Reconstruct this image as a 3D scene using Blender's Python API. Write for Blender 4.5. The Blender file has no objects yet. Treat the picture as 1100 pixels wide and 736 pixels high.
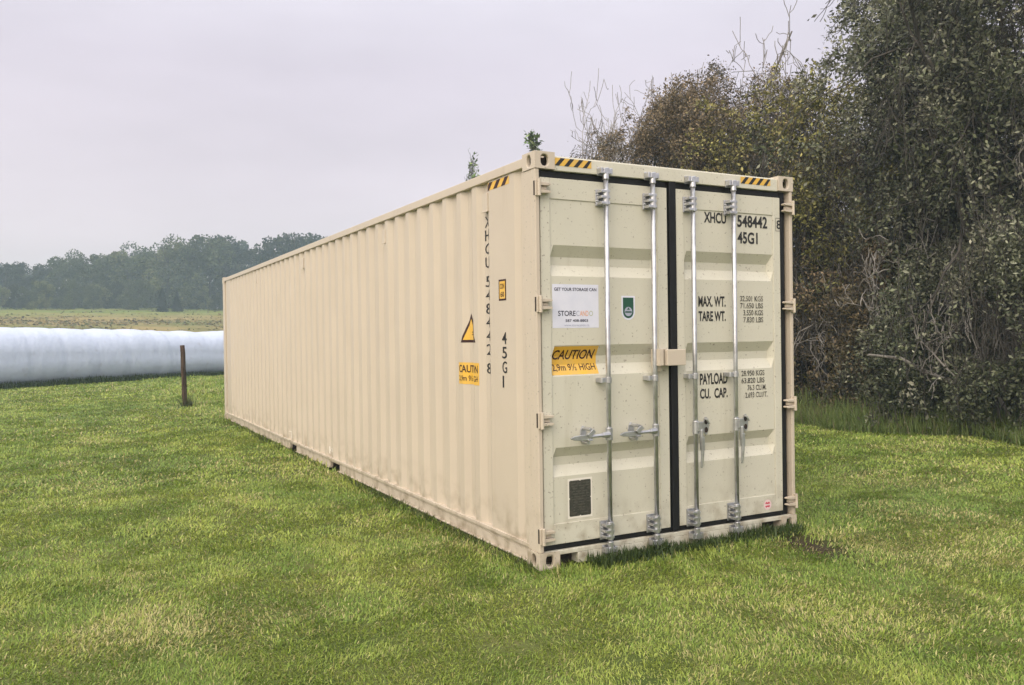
import bpy, bmesh, math, random
import numpy as np
from mathutils import Matrix, Vector

# ------------------------------------------------------------------ camera, world, sun, exposure
scene = bpy.context.scene
COL = scene.collection
YAW, PITCH, ROLL = -0.4899, -0.0078, -0.0141
CAM = np.array([-2.8663, -5.007, 1.6233])
F_PX = 900.2962 / 1100.0


def cam_axes():
    cy, sy = math.cos(YAW), math.sin(YAW)
    f0, r0, u0 = np.array([-sy, cy, 0]), np.array([cy, sy, 0]), np.array([0, 0, 1.0])
    f = f0 * math.cos(PITCH) + u0 * math.sin(PITCH)
    u = -f0 * math.sin(PITCH) + u0 * math.cos(PITCH)
    return r0 * math.cos(ROLL) + u * math.sin(ROLL), -r0 * math.sin(ROLL) + u * math.cos(ROLL), f


CR, CU, CF = cam_axes()
cd = bpy.data.cameras.new('camera')
cd.sensor_width = 36.0
cd.lens = F_PX * 36.0
cd.clip_start, cd.clip_end = 0.05, 2000
cam = bpy.data.objects.new('camera', cd)
COL.objects.link(cam)
cam.matrix_world = Matrix(((CR[0], CU[0], -CF[0], CAM[0]), (CR[1], CU[1], -CF[1], CAM[1]),
                           (CR[2], CU[2], -CF[2], CAM[2]), (0, 0, 0, 1)))
scene.camera = cam

SUN_DIR = Vector((-0.76, -0.48, 0.66)).normalized()      # towards the sun
SUN_EL = math.asin(SUN_DIR.z)
SUN_AZ = math.atan2(SUN_DIR.x, SUN_DIR.y)
sl = bpy.data.lights.new('sun', 'SUN')
sl.energy = 1.5
sl.angle = math.radians(55)
sl.color = (1.0, 0.89, 0.74)
sun = bpy.data.objects.new('sun', sl)
COL.objects.link(sun)
sun.rotation_euler = (-SUN_DIR).to_track_quat('-Z', 'Y').to_euler()

world = bpy.data.worlds.new('World')
scene.world = world
world.use_nodes = True
wn, wl = world.node_tree.nodes, world.node_tree.links
wn.clear()
w_out = wn.new('ShaderNodeOutputWorld')
w_bg = wn.new('ShaderNodeBackground')
w_bg.inputs['Strength'].default_value = 0.1
w_sky = wn.new('ShaderNodeTexSky')
w_sky.sky_type = 'NISHITA'
w_sky.sun_disc = False
w_sky.sun_elevation = SUN_EL
w_sky.sun_rotation = SUN_AZ
w_tc = wn.new('ShaderNodeTexCoord')
w_sep = wn.new('ShaderNodeSeparateXYZ')
wl.new(w_tc.outputs['Generated'], w_sep.inputs[0])
# overcast veil: pinkish grey near the horizon, lavender above, brighter towards the zenith
w_rmp = wn.new('ShaderNodeValToRGB')
els = w_rmp.color_ramp.elements
els[0].position, els[0].color = 0.0, (6.9, 6.0, 6.15, 1)
els[1].position, els[1].color = 0.10, (7.25, 6.4, 6.7, 1)
for p_, c_ in ((0.30, (7.5, 6.85, 7.6, 1)), (0.55, (10.5, 10.4, 11.4, 1)), (1.0, (21, 20.8, 21.6, 1))):
    e_ = els.new(p_)
    e_.color = c_
wl.new(w_sep.outputs['Z'], w_rmp.inputs[0])
# soft cloud structure of the veil
w_map = wn.new('ShaderNodeMapping')
w_map.inputs['Scale'].default_value = (1.0, 1.0, 3.5)
wl.new(w_tc.outputs['Generated'], w_map.inputs[0])
w_noi = wn.new('ShaderNodeTexNoise')
w_noi.inputs['Scale'].default_value = 1.7
w_noi.inputs['Detail'].default_value = 5
w_noi.inputs['Roughness'].default_value = 0.5
wl.new(w_map.outputs[0], w_noi.inputs['Vector'])
w_nr = wn.new('ShaderNodeMapRange')
w_nr.inputs[1].default_value, w_nr.inputs[2].default_value = 0.3, 0.7
w_nr.inputs[3].default_value, w_nr.inputs[4].default_value = 0.86, 1.10
wl.new(w_noi.outputs['Fac'], w_nr.inputs[0])
w_mul = wn.new('ShaderNodeVectorMath')
w_mul.operation = 'SCALE'
wl.new(w_rmp.outputs[0], w_mul.inputs[0])
wl.new(w_nr.outputs[0], w_mul.inputs['Scale'])
# bright warm area of cloud around the hidden sun
w_dot = wn.new('ShaderNodeVectorMath')
w_dot.operation = 'DOT_PRODUCT'
w_dot.inputs[1].default_value = SUN_DIR
wl.new(w_tc.outputs['Generated'], w_dot.inputs[0])
w_gl = wn.new('ShaderNodeMapRange')
w_gl.inputs[1].default_value, w_gl.inputs[2].default_value = 0.35, 1.0
w_gl.inputs[3].default_value, w_gl.inputs[4].default_value = 0.0, 1.0
wl.new(w_dot.outputs['Value'], w_gl.inputs[0])
w_pw = wn.new('ShaderNodeMath')
w_pw.operation = 'POWER'
w_pw.inputs[1].default_value = 1.6
wl.new(w_gl.outputs[0], w_pw.inputs[0])
w_gc = wn.new('ShaderNodeVectorMath')
w_gc.operation = 'SCALE'
w_gc.inputs[0].default_value = (17, 14, 11)
wl.new(w_pw.outputs[0], w_gc.inputs['Scale'])
w_add = wn.new('ShaderNodeVectorMath')
w_add.operation = 'ADD'
wl.new(w_mul.outputs[0], w_add.inputs[0])
wl.new(w_gc.outputs[0], w_add.inputs[1])
w_mix = wn.new('ShaderNodeMix')
w_mix.data_type = 'RGBA'
w_mix.inputs[0].default_value = 0.9
wl.new(w_sky.outputs[0], w_mix.inputs[6])
wl.new(w_add.outputs[0], w_mix.inputs[7])
wl.new(w_mix.outputs[2], w_bg.inputs['Color'])
wl.new(w_bg.outputs[0], w_out.inputs['Surface'])

vs = scene.view_settings
vs.view_transform = 'Standard'
vs.look = 'None'
vs.exposure = 0.14
vs.gamma = 1.0
vs.use_curve_mapping = False
scene.cycles.max_bounces = 8
scene.cycles.transparent_max_bounces = 8
scene.cycles.volume_bounces = 1

rnd = random.Random(7)


# ------------------------------------------------------------------ helpers
class MB:
    """collects polygons with material slots, then links them as ONE mesh object"""

    def __init__(self):
        self.v, self.f, self.m = [], [], []

    def add(self, verts, faces, mi=0):
        b = len(self.v)
        self.v += [tuple(p) for p in verts]
        for f in faces:
            self.f.append(tuple(i + b for i in f))
            self.m.append(mi)
        return self

    def box(self, x0, x1, y0, y1, z0, z1, mi=0):
        V = [(x0, y0, z0), (x1, y0, z0), (x1, y1, z0), (x0, y1, z0),
             (x0, y0, z1), (x1, y0, z1), (x1, y1, z1), (x0, y1, z1)]
        return self.add(V, [(0, 3, 2, 1), (4, 5, 6, 7), (0, 1, 5, 4), (1, 2, 6, 5), (2, 3, 7, 6), (3, 0, 4, 7)], mi)

    def prism(self, pts, axis, a0, a1, mi=0):
        """polygon (2-D) extruded along an axis: 'y' takes (x,z), 'x' takes (y,z), 'z' takes (x,y)"""
        def to(p, a):
            return {'y': (p[0], a, p[1]), 'x': (a, p[0], p[1]), 'z': (p[0], p[1], a)}[axis]
        n = len(pts)
        V = [to(p, a0) for p in pts] + [to(p, a1) for p in pts]
        F = [tuple(range(n)), tuple(range(2 * n - 1, n - 1, -1))]
        F += [(i, i + n, (i + 1) % n + n, (i + 1) % n) for i in range(n)]
        return self.add(V, F, mi)

    def tube(self, path, radii, n=8, mi=0, cap=True):
        path = [Vector(p) for p in path]
        if not hasattr(radii, '__len__'):
            radii = [radii] * len(path)
        V, F = [], []
        ref = None
        for i, p in enumerate(path):
            d = (path[min(i + 1, len(path) - 1)] - path[max(i - 1, 0)])
            d = d.normalized() if d.length > 1e-9 else Vector((0, 0, 1))
            if ref is None:
                ref = Vector((1, 0, 0)) if abs(d.x) < .8 else Vector((0, 1, 0))
            a = (ref - d * ref.dot(d)).normalized()
            ref = a
            b = d.cross(a)
            for k in range(n):
                t = 2 * math.pi * k / n
                V.append(p + (a * math.cos(t) + b * math.sin(t)) * radii[i])
        for i in range(len(path) - 1):
            for k in range(n):
                F.append((i * n + k, i * n + (k + 1) % n, (i + 1) * n + (k + 1) % n, (i + 1) * n + k))
        if cap:
            F.append(tuple(range(n - 1, -1, -1)))
            F.append(tuple(range((len(path) - 1) * n, len(path) * n)))
        return self.add(V, F, mi)

    def build(self, name, mats, parent=None, smooth=False, bevel=0, seg=2, fix=True, label=None):
        me = bpy.data.meshes.new(name)
        me.from_pydata(self.v, [], self.f)
        if not isinstance(mats, (list, tuple)):
            mats = [mats]
        for m in mats:
            me.materials.append(m)
        me.polygons.foreach_set('material_index', self.m)
        if fix:
            bm = bmesh.new()
            bm.from_mesh(me)
            bmesh.ops.recalc_face_normals(bm, faces=bm.faces)
            bm.to_mesh(me)
            bm.free()
        if smooth:
            me.polygons.foreach_set('use_smooth', [True] * len(me.polygons))
        o = bpy.data.objects.new(name, me)
        COL.objects.link(o)
        if parent:
            o.parent = parent
        if bevel:
            md = o.modifiers.new('bevel', 'BEVEL')
            md.width, md.segments = bevel, seg
            md.limit_method = 'ANGLE'
            md.angle_limit = math.radians(40)
        if label:
            o['label'] = label
        return o


def np_mesh(name, verts, faces_flat, sizes, mat, tint=None, parent=None, smooth=False):
    """fast mesh from numpy: faces_flat = loop vertex indices, sizes = verts per face"""
    me = bpy.data.meshes.new(name)
    me.vertices.add(len(verts))
    me.vertices.foreach_set('co', np.asarray(verts, np.float32).ravel())
    me.loops.add(len(faces_flat))
    me.loops.foreach_set('vertex_index', np.asarray(faces_flat, np.int32))
    sizes = np.asarray(sizes, np.int32)
    me.polygons.add(len(sizes))
    me.polygons.foreach_set('loop_start', np.concatenate([[0], np.cumsum(sizes)[:-1]]).astype(np.int32))
    me.polygons.foreach_set('loop_total', sizes)
    if smooth:
        me.polygons.foreach_set('use_smooth', np.ones(len(sizes), bool))
    if tint is not None:
        at = me.attributes.new('tint', 'FLOAT_COLOR', 'POINT')
        at.data.foreach_set('color', np.concatenate([tint, np.ones((len(tint), 1))], 1).astype(np.float32).ravel())
    me.update()
    me.validate()
    me.materials.append(mat)
    o = bpy.data.objects.new(name, me)
    COL.objects.link(o)
    if parent:
        o.parent = parent
    return o


def empty(name, loc, label, cat, group=None):
    o = bpy.data.objects.new(name, None)
    o.empty_display_size = 0.3
    COL.objects.link(o)
    o.location = loc
    tag(o, label, cat, group)
    return o


def tag(o, label=None, cat=None, group=None, kind=None):
    for k, v in (('label', label), ('category', cat), ('group', group), ('kind', kind)):
        if v:
            o[k] = v
    return o


def copy_tree(o, parent=None):
    c = o.copy()
    COL.objects.link(c)
    c.parent = parent
    for ch in o.children:
        copy_tree(ch, c)
    return c


def nt(m):
    return m.node_tree.nodes, m.node_tree.links


def base_mat(name, col, rough=0.6, metal=0.0, spec=0.5):
    m = bpy.data.materials.new(name)
    m.use_nodes = True
    b = m.node_tree.nodes['Principled BSDF']
    b.inputs['Base Color'].default_value = (*col, 1)
    b.inputs['Roughness'].default_value = rough
    b.inputs['Metallic'].default_value = metal
    b.inputs['Specular IOR Level'].default_value = spec
    return m


def noise_col(m, c0, c1, scale, lo=0.35, hi=0.65, detail=6, src=None, vec='Object', stretch=(1, 1, 1), rough=0.6):
    """mix colours by object-space noise; chained on top of src when given; returns the output socket"""
    n, l = nt(m)
    tc = n.new('ShaderNodeTexCoord')
    mp = n.new('ShaderNodeMapping')
    mp.inputs['Scale'].default_value = stretch
    l.new(tc.outputs[vec], mp.inputs[0])
    no = n.new('ShaderNodeTexNoise')
    no.inputs['Scale'].default_value = scale
    no.inputs['Detail'].default_value = detail
    no.inputs['Roughness'].default_value = rough
    l.new(mp.outputs[0], no.inputs['Vector'])
    mr = n.new('ShaderNodeMapRange')
    mr.inputs[1].default_value, mr.inputs[2].default_value = lo, hi
    l.new(no.outputs['Fac'], mr.inputs[0])
    mx = n.new('ShaderNodeMix')
    mx.data_type = 'RGBA'
    l.new(mr.outputs[0], mx.inputs[0])
    if src is None:
        mx.inputs[6].default_value = (*c0, 1)
    else:
        l.new(src, mx.inputs[6])
    mx.inputs[7].default_value = (*c1, 1)
    return mx.outputs[2]


def bump(m, scale, strength, dist, detail=4, stretch=(1, 1, 1), wave=None):
    n, l = nt(m)
    tc = n.new('ShaderNodeTexCoord')
    mp = n.new('ShaderNodeMapping')
    mp.inputs['Scale'].default_value = stretch
    l.new(tc.outputs['Object'], mp.inputs[0])
    no = n.new('ShaderNodeTexNoise')
    no.inputs['Scale'].default_value = scale
    no.inputs['Detail'].default_value = detail
    l.new(mp.outputs[0], no.inputs['Vector'])
    b = n.new('ShaderNodeBump')
    b.inputs['Strength'].default_value = strength
    b.inputs['Distance'].default_value = dist
    l.new(no.outputs['Fac'], b.inputs['Height'])
    l.new(b.outputs[0], n['Principled BSDF'].inputs['Normal'])


def set_col(m, sock):
    n, l = nt(m)
    l.new(sock, n['Principled BSDF'].inputs['Base Color'])


# ------------------------------------------------------------------ materials
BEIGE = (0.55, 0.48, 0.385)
FRONT_LIT_BEIGE = (0.595, 0.575, 0.475)  # same paint as the side, the cooler light on the front tinted in


def paint(name, col, streaks=True, specks=False):
    m = base_mat(name, col, 0.42, 0, 0.4)
    s = noise_col(m, col, tuple(c * 0.93 for c in col), 1.3, 0.35, 0.75, 5)
    if streaks:
        s = noise_col(m, None, tuple(c * f for c, f in zip(col, (.80, .78, .74))), 7, 0.60, 0.85, 6, s, stretch=(1, 1, 0.07))
    if specks:
        s = noise_col(m, None, (0.34, 0.31, 0.25), 48, 0.68, 0.76, 1, s, rough=0.5)
        s = noise_col(m, None, (0.42, 0.38, 0.31), 85, 0.69, 0.78, 1, s, rough=0.5)
    # dried mud splashed up from the turf along the foot of the steel
    n, l = nt(m)
    tc = n.new('ShaderNodeTexCoord')
    sp = n.new('ShaderNodeSeparateXYZ')
    l.new(tc.outputs['Object'], sp.inputs[0])
    mr = n.new('ShaderNodeMapRange')
    mr.inputs[1].default_value, mr.inputs[2].default_value = 0.48, 0.02
    l.new(sp.outputs['Z'], mr.inputs[0])
    no = n.new('ShaderNodeTexNoise')
    no.inputs['Scale'].default_value, no.inputs['Detail'].default_value = 9, 8
    l.new(tc.outputs['Object'], no.inputs['Vector'])
    m2 = n.new('ShaderNodeMapRange')
    m2.inputs[1].default_value, m2.inputs[2].default_value = 0.45, 0.75
    l.new(no.outputs['Fac'], m2.inputs[0])
    mu = n.new('ShaderNodeMath'); mu.operation = 'MULTIPLY'
    l.new(mr.outputs[0], mu.inputs[0]); l.new(m2.outputs[0], mu.inputs[1])
    mx = n.new('ShaderNodeMix'); mx.data_type = 'RGBA'
    l.new(mu.outputs[0], mx.inputs[0]); l.new(s, mx.inputs[6])
    mx.inputs[7].default_value = (0.24, 0.19, 0.12, 1)
    set_col(m, mx.outputs[2])
    bump(m, 1.6, 0.22, 0.03, 3)
    return m


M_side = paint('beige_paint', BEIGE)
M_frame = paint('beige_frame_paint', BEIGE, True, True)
M_front = paint('beige_front_lit_paint', FRONT_LIT_BEIGE, True, True)  # door-end copy of the beige with its light baked into the colour
M_roof = paint('roof_paint', (0.45, 0.40, 0.30))
M_rubber = base_mat('black_rubber', (0.008, 0.008, 0.009), 0.55, 0, .3)
bump(M_rubber, 30, 0.2, 0.004)
M_inside = base_mat('dark_interior', (0.018, 0.015, 0.013), 0.9)
set_col(M_inside, noise_col(M_inside, (0.012, 0.010, 0.010), (0.05, 0.030, 0.018), 18))
M_steel = base_mat('galvanized_steel', (0.62, 0.62, 0.63), 0.36, 0.85)
set_col(M_steel, noise_col(M_steel, (0.58, 0.59, 0.61), (0.40, 0.40, 0.41), 12, 0.42, 0.72, 6))
M_black = base_mat('black_lettering', (0.015, 0.014, 0.014), 0.6)
M_fade = base_mat('faded_lettering', (0.10, 0.095, 0.085), 0.7)
set_col(M_fade, noise_col(M_fade, (0.03, 0.03, 0.028), (0.30, 0.28, 0.22), 38, 0.42, 0.70))
M_brown = base_mat('dark_brown_lettering', (0.035, 0.010, 0.008), 0.6)
M_yellow = base_mat('yellow_vinyl', (0.72, 0.42, 0.045), 0.45)
set_col(M_yellow, noise_col(M_yellow, (0.74, 0.43, 0.04), (0.66, 0.42, 0.10), 9))
M_white = base_mat('white_vinyl', (0.72, 0.72, 0.80), 0.4)
set_col(M_white, noise_col(M_white, (0.70, 0.71, 0.80), (0.62, 0.64, 0.74), 6))
M_navy = base_mat('navy_lettering', (0.03, 0.03, 0.06), 0.6)
M_orange = base_mat('orange_lettering', (0.75, 0.33, 0.13), 0.6)
M_greyblue = base_mat('grey_blue_lettering', (0.36, 0.38, 0.48), 0.6)
M_olive = base_mat('olive_lettering', (0.42, 0.45, 0.30), 0.6)
M_green = base_mat('green_vinyl', (0.012, 0.075, 0.045), 0.4)
M_plate = base_mat('engraved_plate', (0.075, 0.078, 0.066), 0.5, 0.3)
set_col(M_plate, noise_col(M_plate, (0.035, 0.037, 0.031), (0.08, 0.075, 0.06), 40))
M_plateline = base_mat('plate_marks', (0.11, 0.11, 0.09), 0.5, 0.3)
M_red = base_mat('red_ink', (0.55, 0.05, 0.09), 0.5)
M_pink = base_mat('pale_pink_vinyl', (0.72, 0.55, 0.55), 0.5)
M_mark = base_mat('pale_stencil', (0.74, 0.70, 0.62), 0.6)


# ------------------------------------------------------------------ terrain
def zt(y):
    y = np.asarray(y, float)
    t = np.maximum(0, y - 46)
    z = np.where(t < 8, 0.07 * t * t / 16, 0.07 * (t - 4))
    top = 0.07 * (158 - 50)
    return np.minimum(z, top + 0.0 * y)


def hash2(i, j, s):
    h = np.sin(i * 127.1 + j * 311.7 + s * 74.7) * 43758.5453
    return h - np.floor(h)


def vnoise(x, y, s=0):
    x, y = np.asarray(x, float), np.asarray(y, float)
    i, j = np.floor(x), np.floor(y)
    fx, fy = x - i, y - j
    fx, fy = fx * fx * (3 - 2 * fx), fy * fy * (3 - 2 * fy)
    a, b = hash2(i, j, s), hash2(i + 1, j, s)
    c, d = hash2(i, j + 1, s), hash2(i + 1, j + 1, s)
    return (a * (1 - fx) + b * fx) * (1 - fy) + (c * (1 - fx) + d * fx) * fy


def fbm(x, y, s=0, o=4):
    r, a, t = 0, 0.5, 0
    for k in range(o):
        r = r + a * vnoise(x * 2 ** k, y * 2 ** k, s + k)
        t += a
        a *= 0.55
    return r / t


MUD = [(2.18, -0.22), (2.10, -0.55), (2.06, -0.95)]


def mud_dist(x, y):
    d = np.full(np.shape(x), 9.0)
    for (x0, y0), (x1, y1) in zip(MUD, MUD[1:]):
        vx, vy = x1 - x0, y1 - y0
        t = np.clip(((x - x0) * vx + (y - y0) * vy) / (vx * vx + vy * vy), 0, 1)
        d = np.minimum(d, np.hypot(x - x0 - t * vx, y - y0 - t * vy))
    return d


# the silage tube axis (its front foot line runs from A along DIR)
T_A, T_D = np.array([-4.92, 29.7]), np.array([0.819, 0.574])
T_N = np.array([-0.574, 0.819])

M_ground = base_mat('ground_grass_soil', (0.06, 0.08, 0.02), 0.95, 0, 0.1)


def ground_material():
    m = M_ground
    n, l = nt(m)
    lawn = noise_col(m, (0.060, 0.082, 0.020), (0.120, 0.130, 0.042), 0.8, 0.35, 0.65, 8)
    lawn = noise_col(m, None, (0.20, 0.17, 0.08), 3.0, 0.60, 0.80, 8, lawn)
    field = noise_col(m, (0.11, 0.125, 0.032), (0.25, 0.195, 0.080), 0.09, 0.36, 0.60, 9)
    field = noise_col(m, None, (0.085, 0.065, 0.035), 0.35, 0.56, 0.74, 9, field, stretch=(0.4, 1.6, 1))
    tc = n.new('ShaderNodeTexCoord')
    sp = n.new('ShaderNodeSeparateXYZ')
    l.new(tc.outputs['Object'], sp.inputs[0])
    # distance across the tube line: -.574 x + .819 y
    a = n.new('ShaderNodeMath'); a.operation = 'MULTIPLY'; a.inputs[1].default_value = -0.574
    l.new(sp.outputs['X'], a.inputs[0])
    b = n.new('ShaderNodeMath'); b.operation = 'MULTIPLY_ADD'; b.inputs[1].default_value = 0.819
    l.new(sp.outputs['Y'], b.inputs[0]); l.new(a.outputs[0], b.inputs[2])
    mr = n.new('ShaderNodeMapRange')
    mr.inputs[1].default_value, mr.inputs[2].default_value = 29.0, 31.0
    l.new(b.outputs[0], mr.inputs[0])
    mx = n.new('ShaderNodeMix'); mx.data_type = 'RGBA'
    l.new(mr.outputs[0], mx.inputs[0]); l.new(lawn, mx.inputs[6]); l.new(field, mx.inputs[7])
    # greener strip in front of the far trees
    mr2 = n.new('ShaderNodeMapRange')
    mr2.inputs[1].default_value, mr2.inputs[2].default_value = 118.0, 136.0
    l.new(sp.outputs['Y'], mr2.inputs[0])
    gr = noise_col(m, (0.110, 0.150, 0.028), (0.19, 0.185, 0.056), 0.12, 0.4, 0.62, 8, stretch=(0.3, 2, 1))
    mx2 = n.new('ShaderNodeMix'); mx2.data_type = 'RGBA'
    l.new(mr2.outputs[0], mx2.inputs[0]); l.new(mx.outputs[2], mx2.inputs[6]); l.new(gr, mx2.inputs[7])
    # bare wheel-track soil beside the container corner
    at = n.new('ShaderNodeAttribute')
    at.attribute_name = 'mud'
    soil = noise_col(m, (0.026, 0.020, 0.013), (0.060, 0.046, 0.030), 9)
    mx3 = n.new('ShaderNodeMix'); mx3.data_type = 'RGBA'
    l.new(at.outputs['Fac'], mx3.inputs[0]); l.new(mx2.outputs[2], mx3.inputs[6]); l.new(soil, mx3.inputs[7])
    set_col(m, mx3.outputs[2])
    bump(m, 14, 0.6, 0.05, 6)


ground_material()


def build_ground():
    def axis(lo, hi, c, fine):
        pts = [c]
        for s in (1, -1):
            x, st = c, fine
            out = []
            while lo < x < hi:
                x += s * st
                st *= 1.035 if abs(x - c) > 4 else 1.0
                out.append(max(lo, min(hi, x)))
            pts = pts + out if s == 1 else out[::-1] + pts
        return np.unique(np.array(pts))
    xs, ys = axis(-300, 300, 1.0, 0.12), axis(-60, 330, -0.5, 0.12)
    X, Y = np.meshgrid(xs, ys)
    Z = zt(Y) + (fbm(X * .9, Y * .9, 3) - .5) * 0.05 * np.clip((Y < 46), 0, 1)
    md = np.clip(1.25 - mud_dist(X, Y) / 0.26, 0, 1) * np.clip(fbm(X * 2.2, Y * 2.2, 5) * 3 - 0.45, 0, 1)
    Z = Z - 0.03 * md
    inside = (X > -0.15) & (X < 2.6) & (Y > -0.15) & (Y < 13.1)
    Z = np.where(inside, np.minimum(Z, 0.0) - 0.01, Z)
    far = Y > 46
    Z = Z + np.where(far, (fbm(X * .12, Y * .3, 8) - .5) * 0.5, 0)
    V = np.stack([X, Y, Z], -1).reshape(-1, 3)
    ny, nx = X.shape
    i = np.arange(ny * nx).reshape(ny, nx)
    F = np.stack([i[:-1, :-1], i[:-1, 1:], i[1:, 1:], i[1:, :-1]], -1).reshape(-1, 4)
    o = np_mesh('ground', V, F.ravel(), np.full(len(F), 4), M_ground, smooth=True)
    a = o.data.attributes.new('mud', 'FLOAT', 'POINT')
    a.data.foreach_set('value', md.ravel().astype(np.float32))
    tag(o, kind='structure')


build_ground()


# ------------------------------------------------------------------ grass
def leaf_mat(name, trans=0.3, rough=0.55, spec=0.3):
    m = base_mat(name, (0.1, 0.1, 0.05), rough, 0, spec)
    n, l = nt(m)
    at = n.new('ShaderNodeAttribute')
    at.attribute_name = 'tint'
    b = n['Principled BSDF']
    l.new(at.outputs['Color'], b.inputs['Base Color'])
    tr = n.new('ShaderNodeBsdfTranslucent')
    l.new(at.outputs['Color'], tr.inputs['Color'])
    mx = n.new('ShaderNodeMixShader')
    mx.inputs[0].default_value = trans
    l.new(b.outputs[0], mx.inputs[1])
    l.new(tr.outputs[0], mx.inputs[2])
    l.new(mx.outputs[0], n['Material Output'].inputs['Surface'])
    return m


M_grass = leaf_mat('grass_blade', 0.3, 0.5, 0.35)
M_leaf = leaf_mat('leaf', 0.12, 0.5, 0.25)
RNG = np.random.default_rng(11)


def lerp(a, b, t):
    a, b = np.asarray(a, float), np.asarray(b, float)
    return a + (b - a) * np.clip(t, 0, 1)[:, None]


def blades(px, py, pz, h, w, lean, tint, rng, az=None, tip_tint=None):
    """arrays of grass blades -> verts, loops, sizes, tint (quad + tip triangle each)"""
    n = len(px)
    if az is None:
        az = rng.uniform(0, 2 * np.pi, n)
    side = az + np.pi / 2 + rng.normal(0, .5, n)
    dx, dy = np.cos(az), np.sin(az)
    sx, sy = np.cos(side) * w / 2, np.sin(side) * w / 2
    ch, sh = np.cos(lean), np.sin(lean)
    ch2, sh2 = np.cos(np.minimum(lean * 1.7, 1.7)), np.sin(np.minimum(lean * 1.7, 1.7))
    mx, my, mz = px + dx * h * .5 * sh, py + dy * h * .5 * sh, pz + h * .5 * ch
    tx, ty, tz = mx + dx * h * .5 * sh2, my + dy * h * .5 * sh2, mz + h * .5 * ch2
    V = np.stack([np.stack([px - sx, py - sy, pz - 0.005], -1), np.stack([px + sx, py + sy, pz - 0.005], -1),
                  np.stack([mx + sx * .8, my + sy * .8, mz], -1), np.stack([mx - sx * .8, my - sy * .8, mz], -1),
                  np.stack([tx, ty, tz], -1)], 1).reshape(-1, 3)
    b = np.arange(n)[:, None] * 5
    L = (b + np.array([0, 1, 2, 3, 3, 2, 4])).ravel()
    S = np.tile([4, 3], n)
    T = np.repeat(tint, 5, 0)
    return V, L, S, T


def join(chunks):
    V, L, S, T, off = [], [], [], [], 0
    for v, l, s, t in chunks:
        V.append(v); L.append(l + off); S.append(s); T.append(t)
        off += len(v)
    return np.concatenate(V), np.concatenate(L), np.concatenate(S), np.concatenate(T)


def lawn_tint(x, y, rng):
    n = len(x)
    big = fbm(x * .45, y * .45, 21)
    mid = fbm(x * 2.1, y * 2.1, 31)
    small = fbm(x * 7.0, y * 7.0, 41)
    g = lerp((0.130, 0.205, 0.029), (0.345, 0.385, 0.082), (mid - .18) * 1.15 + rng.normal(0, .20, n))
    g = lerp(g, np.tile((0.095, 0.172, 0.032), (n, 1)), (big - .54) * 2.2)
    dry = np.clip((fbm(x * .8 + 9, y * .8, 51) - .50) * 3.6, 0, .8) + np.clip((small - .6) * 2, 0, .4)
    dry = np.clip(dry + 0.10, 0, 1)
    far_ = np.clip((np.hypot(x - CAM[0], y - CAM[1]) - 5) / 6, 0, 1)
    pick = rng.random(n) < dry * (0.70 - .38 * far_)
    straw = lerp((0.33, 0.32, 0.10), (0.41, 0.36, 0.18), rng.random(n))
    g[pick] = straw[pick]
    return g * rng.uniform(.75, 1.60, n)[:, None]


def build_lawn():
    rng = RNG
    chunks = []
    fdir = math.atan2(CF[1], CF[0])
    for r0, r1, dens, h, w in ((0.8, 2.6, 1800, .040, .008), (2.6, 4.6, 11000, .031, .0050), (4.6, 7, 7500, .031, .0065), (7, 10, 4000, .034, .009),
                               (10, 16, 1500, .042, .015), (16, 26, 600, .048, .022), (26, 46, 210, .06, .036)):
        A = 0.7 * (r1 * r1 - r0 * r0)
        n = int(A * dens)
        r = np.sqrt(rng.uniform(r0 * r0, r1 * r1, n))
        a = fdir + rng.uniform(-.70, .70, n)
        x, y = CAM[0] + r * np.cos(a), CAM[1] + r * np.sin(a)
        ok = ~((x > -0.01) & (x < 2.45) & (y > 0.0) & (y < 12.95)) & (x < 10.5 + 0 * y)
        v = -0.574 * x + 0.819 * y
        ok &= v < 27.6
        mud = np.clip(1.25 - mud_dist(x, y) / 0.26, 0, 1) * np.clip(fbm(x * 2.2, y * 2.2, 5) * 3 - 0.45, 0, 1)
        ok &= rng.random(n) > mud * 0.9
        # small thin spots where the dark thatch shows
        thin = np.clip((fbm(x * 4.3, y * 4.3, 61) - .60) * 4, 0, .8)
        ok &= rng.random(n) > thin
        x, y = x[ok], y[ok]
        n = len(x)
        z = (fbm(x * .9, y * .9, 3) - .5) * 0.05
        near_c = np.exp(-np.hypot(np.maximum(np.maximum(-x, x - 2.438), 0), np.maximum(-y, 0)) / .14) * (y > -.6)
        hh = h * rng.uniform(.5, 1.35, n) * (1 + 1.1 * near_c) * (0.7 + .6 * fbm(x * 2.6, y * 2.6, 71))
        az = 2 * np.pi * fbm(x * 1.7, y * 1.7, 81) * 2 + rng.normal(0, 1.1, n)
        lean = np.clip(rng.normal(.80, .32, n), .1, 1.3)
        chunks.append(blades(x, y, z, hh, w * rng.uniform(.6, 1.4, n), lean, lawn_tint(x, y, rng), rng, az))
    V, L, S, T = join(chunks)
    tag(np_mesh('lawn_grass', V, L, S, M_grass, T), 'short mown lawn grass with dry straw patches around the container', 'grass', kind='stuff')


build_lawn()


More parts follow.
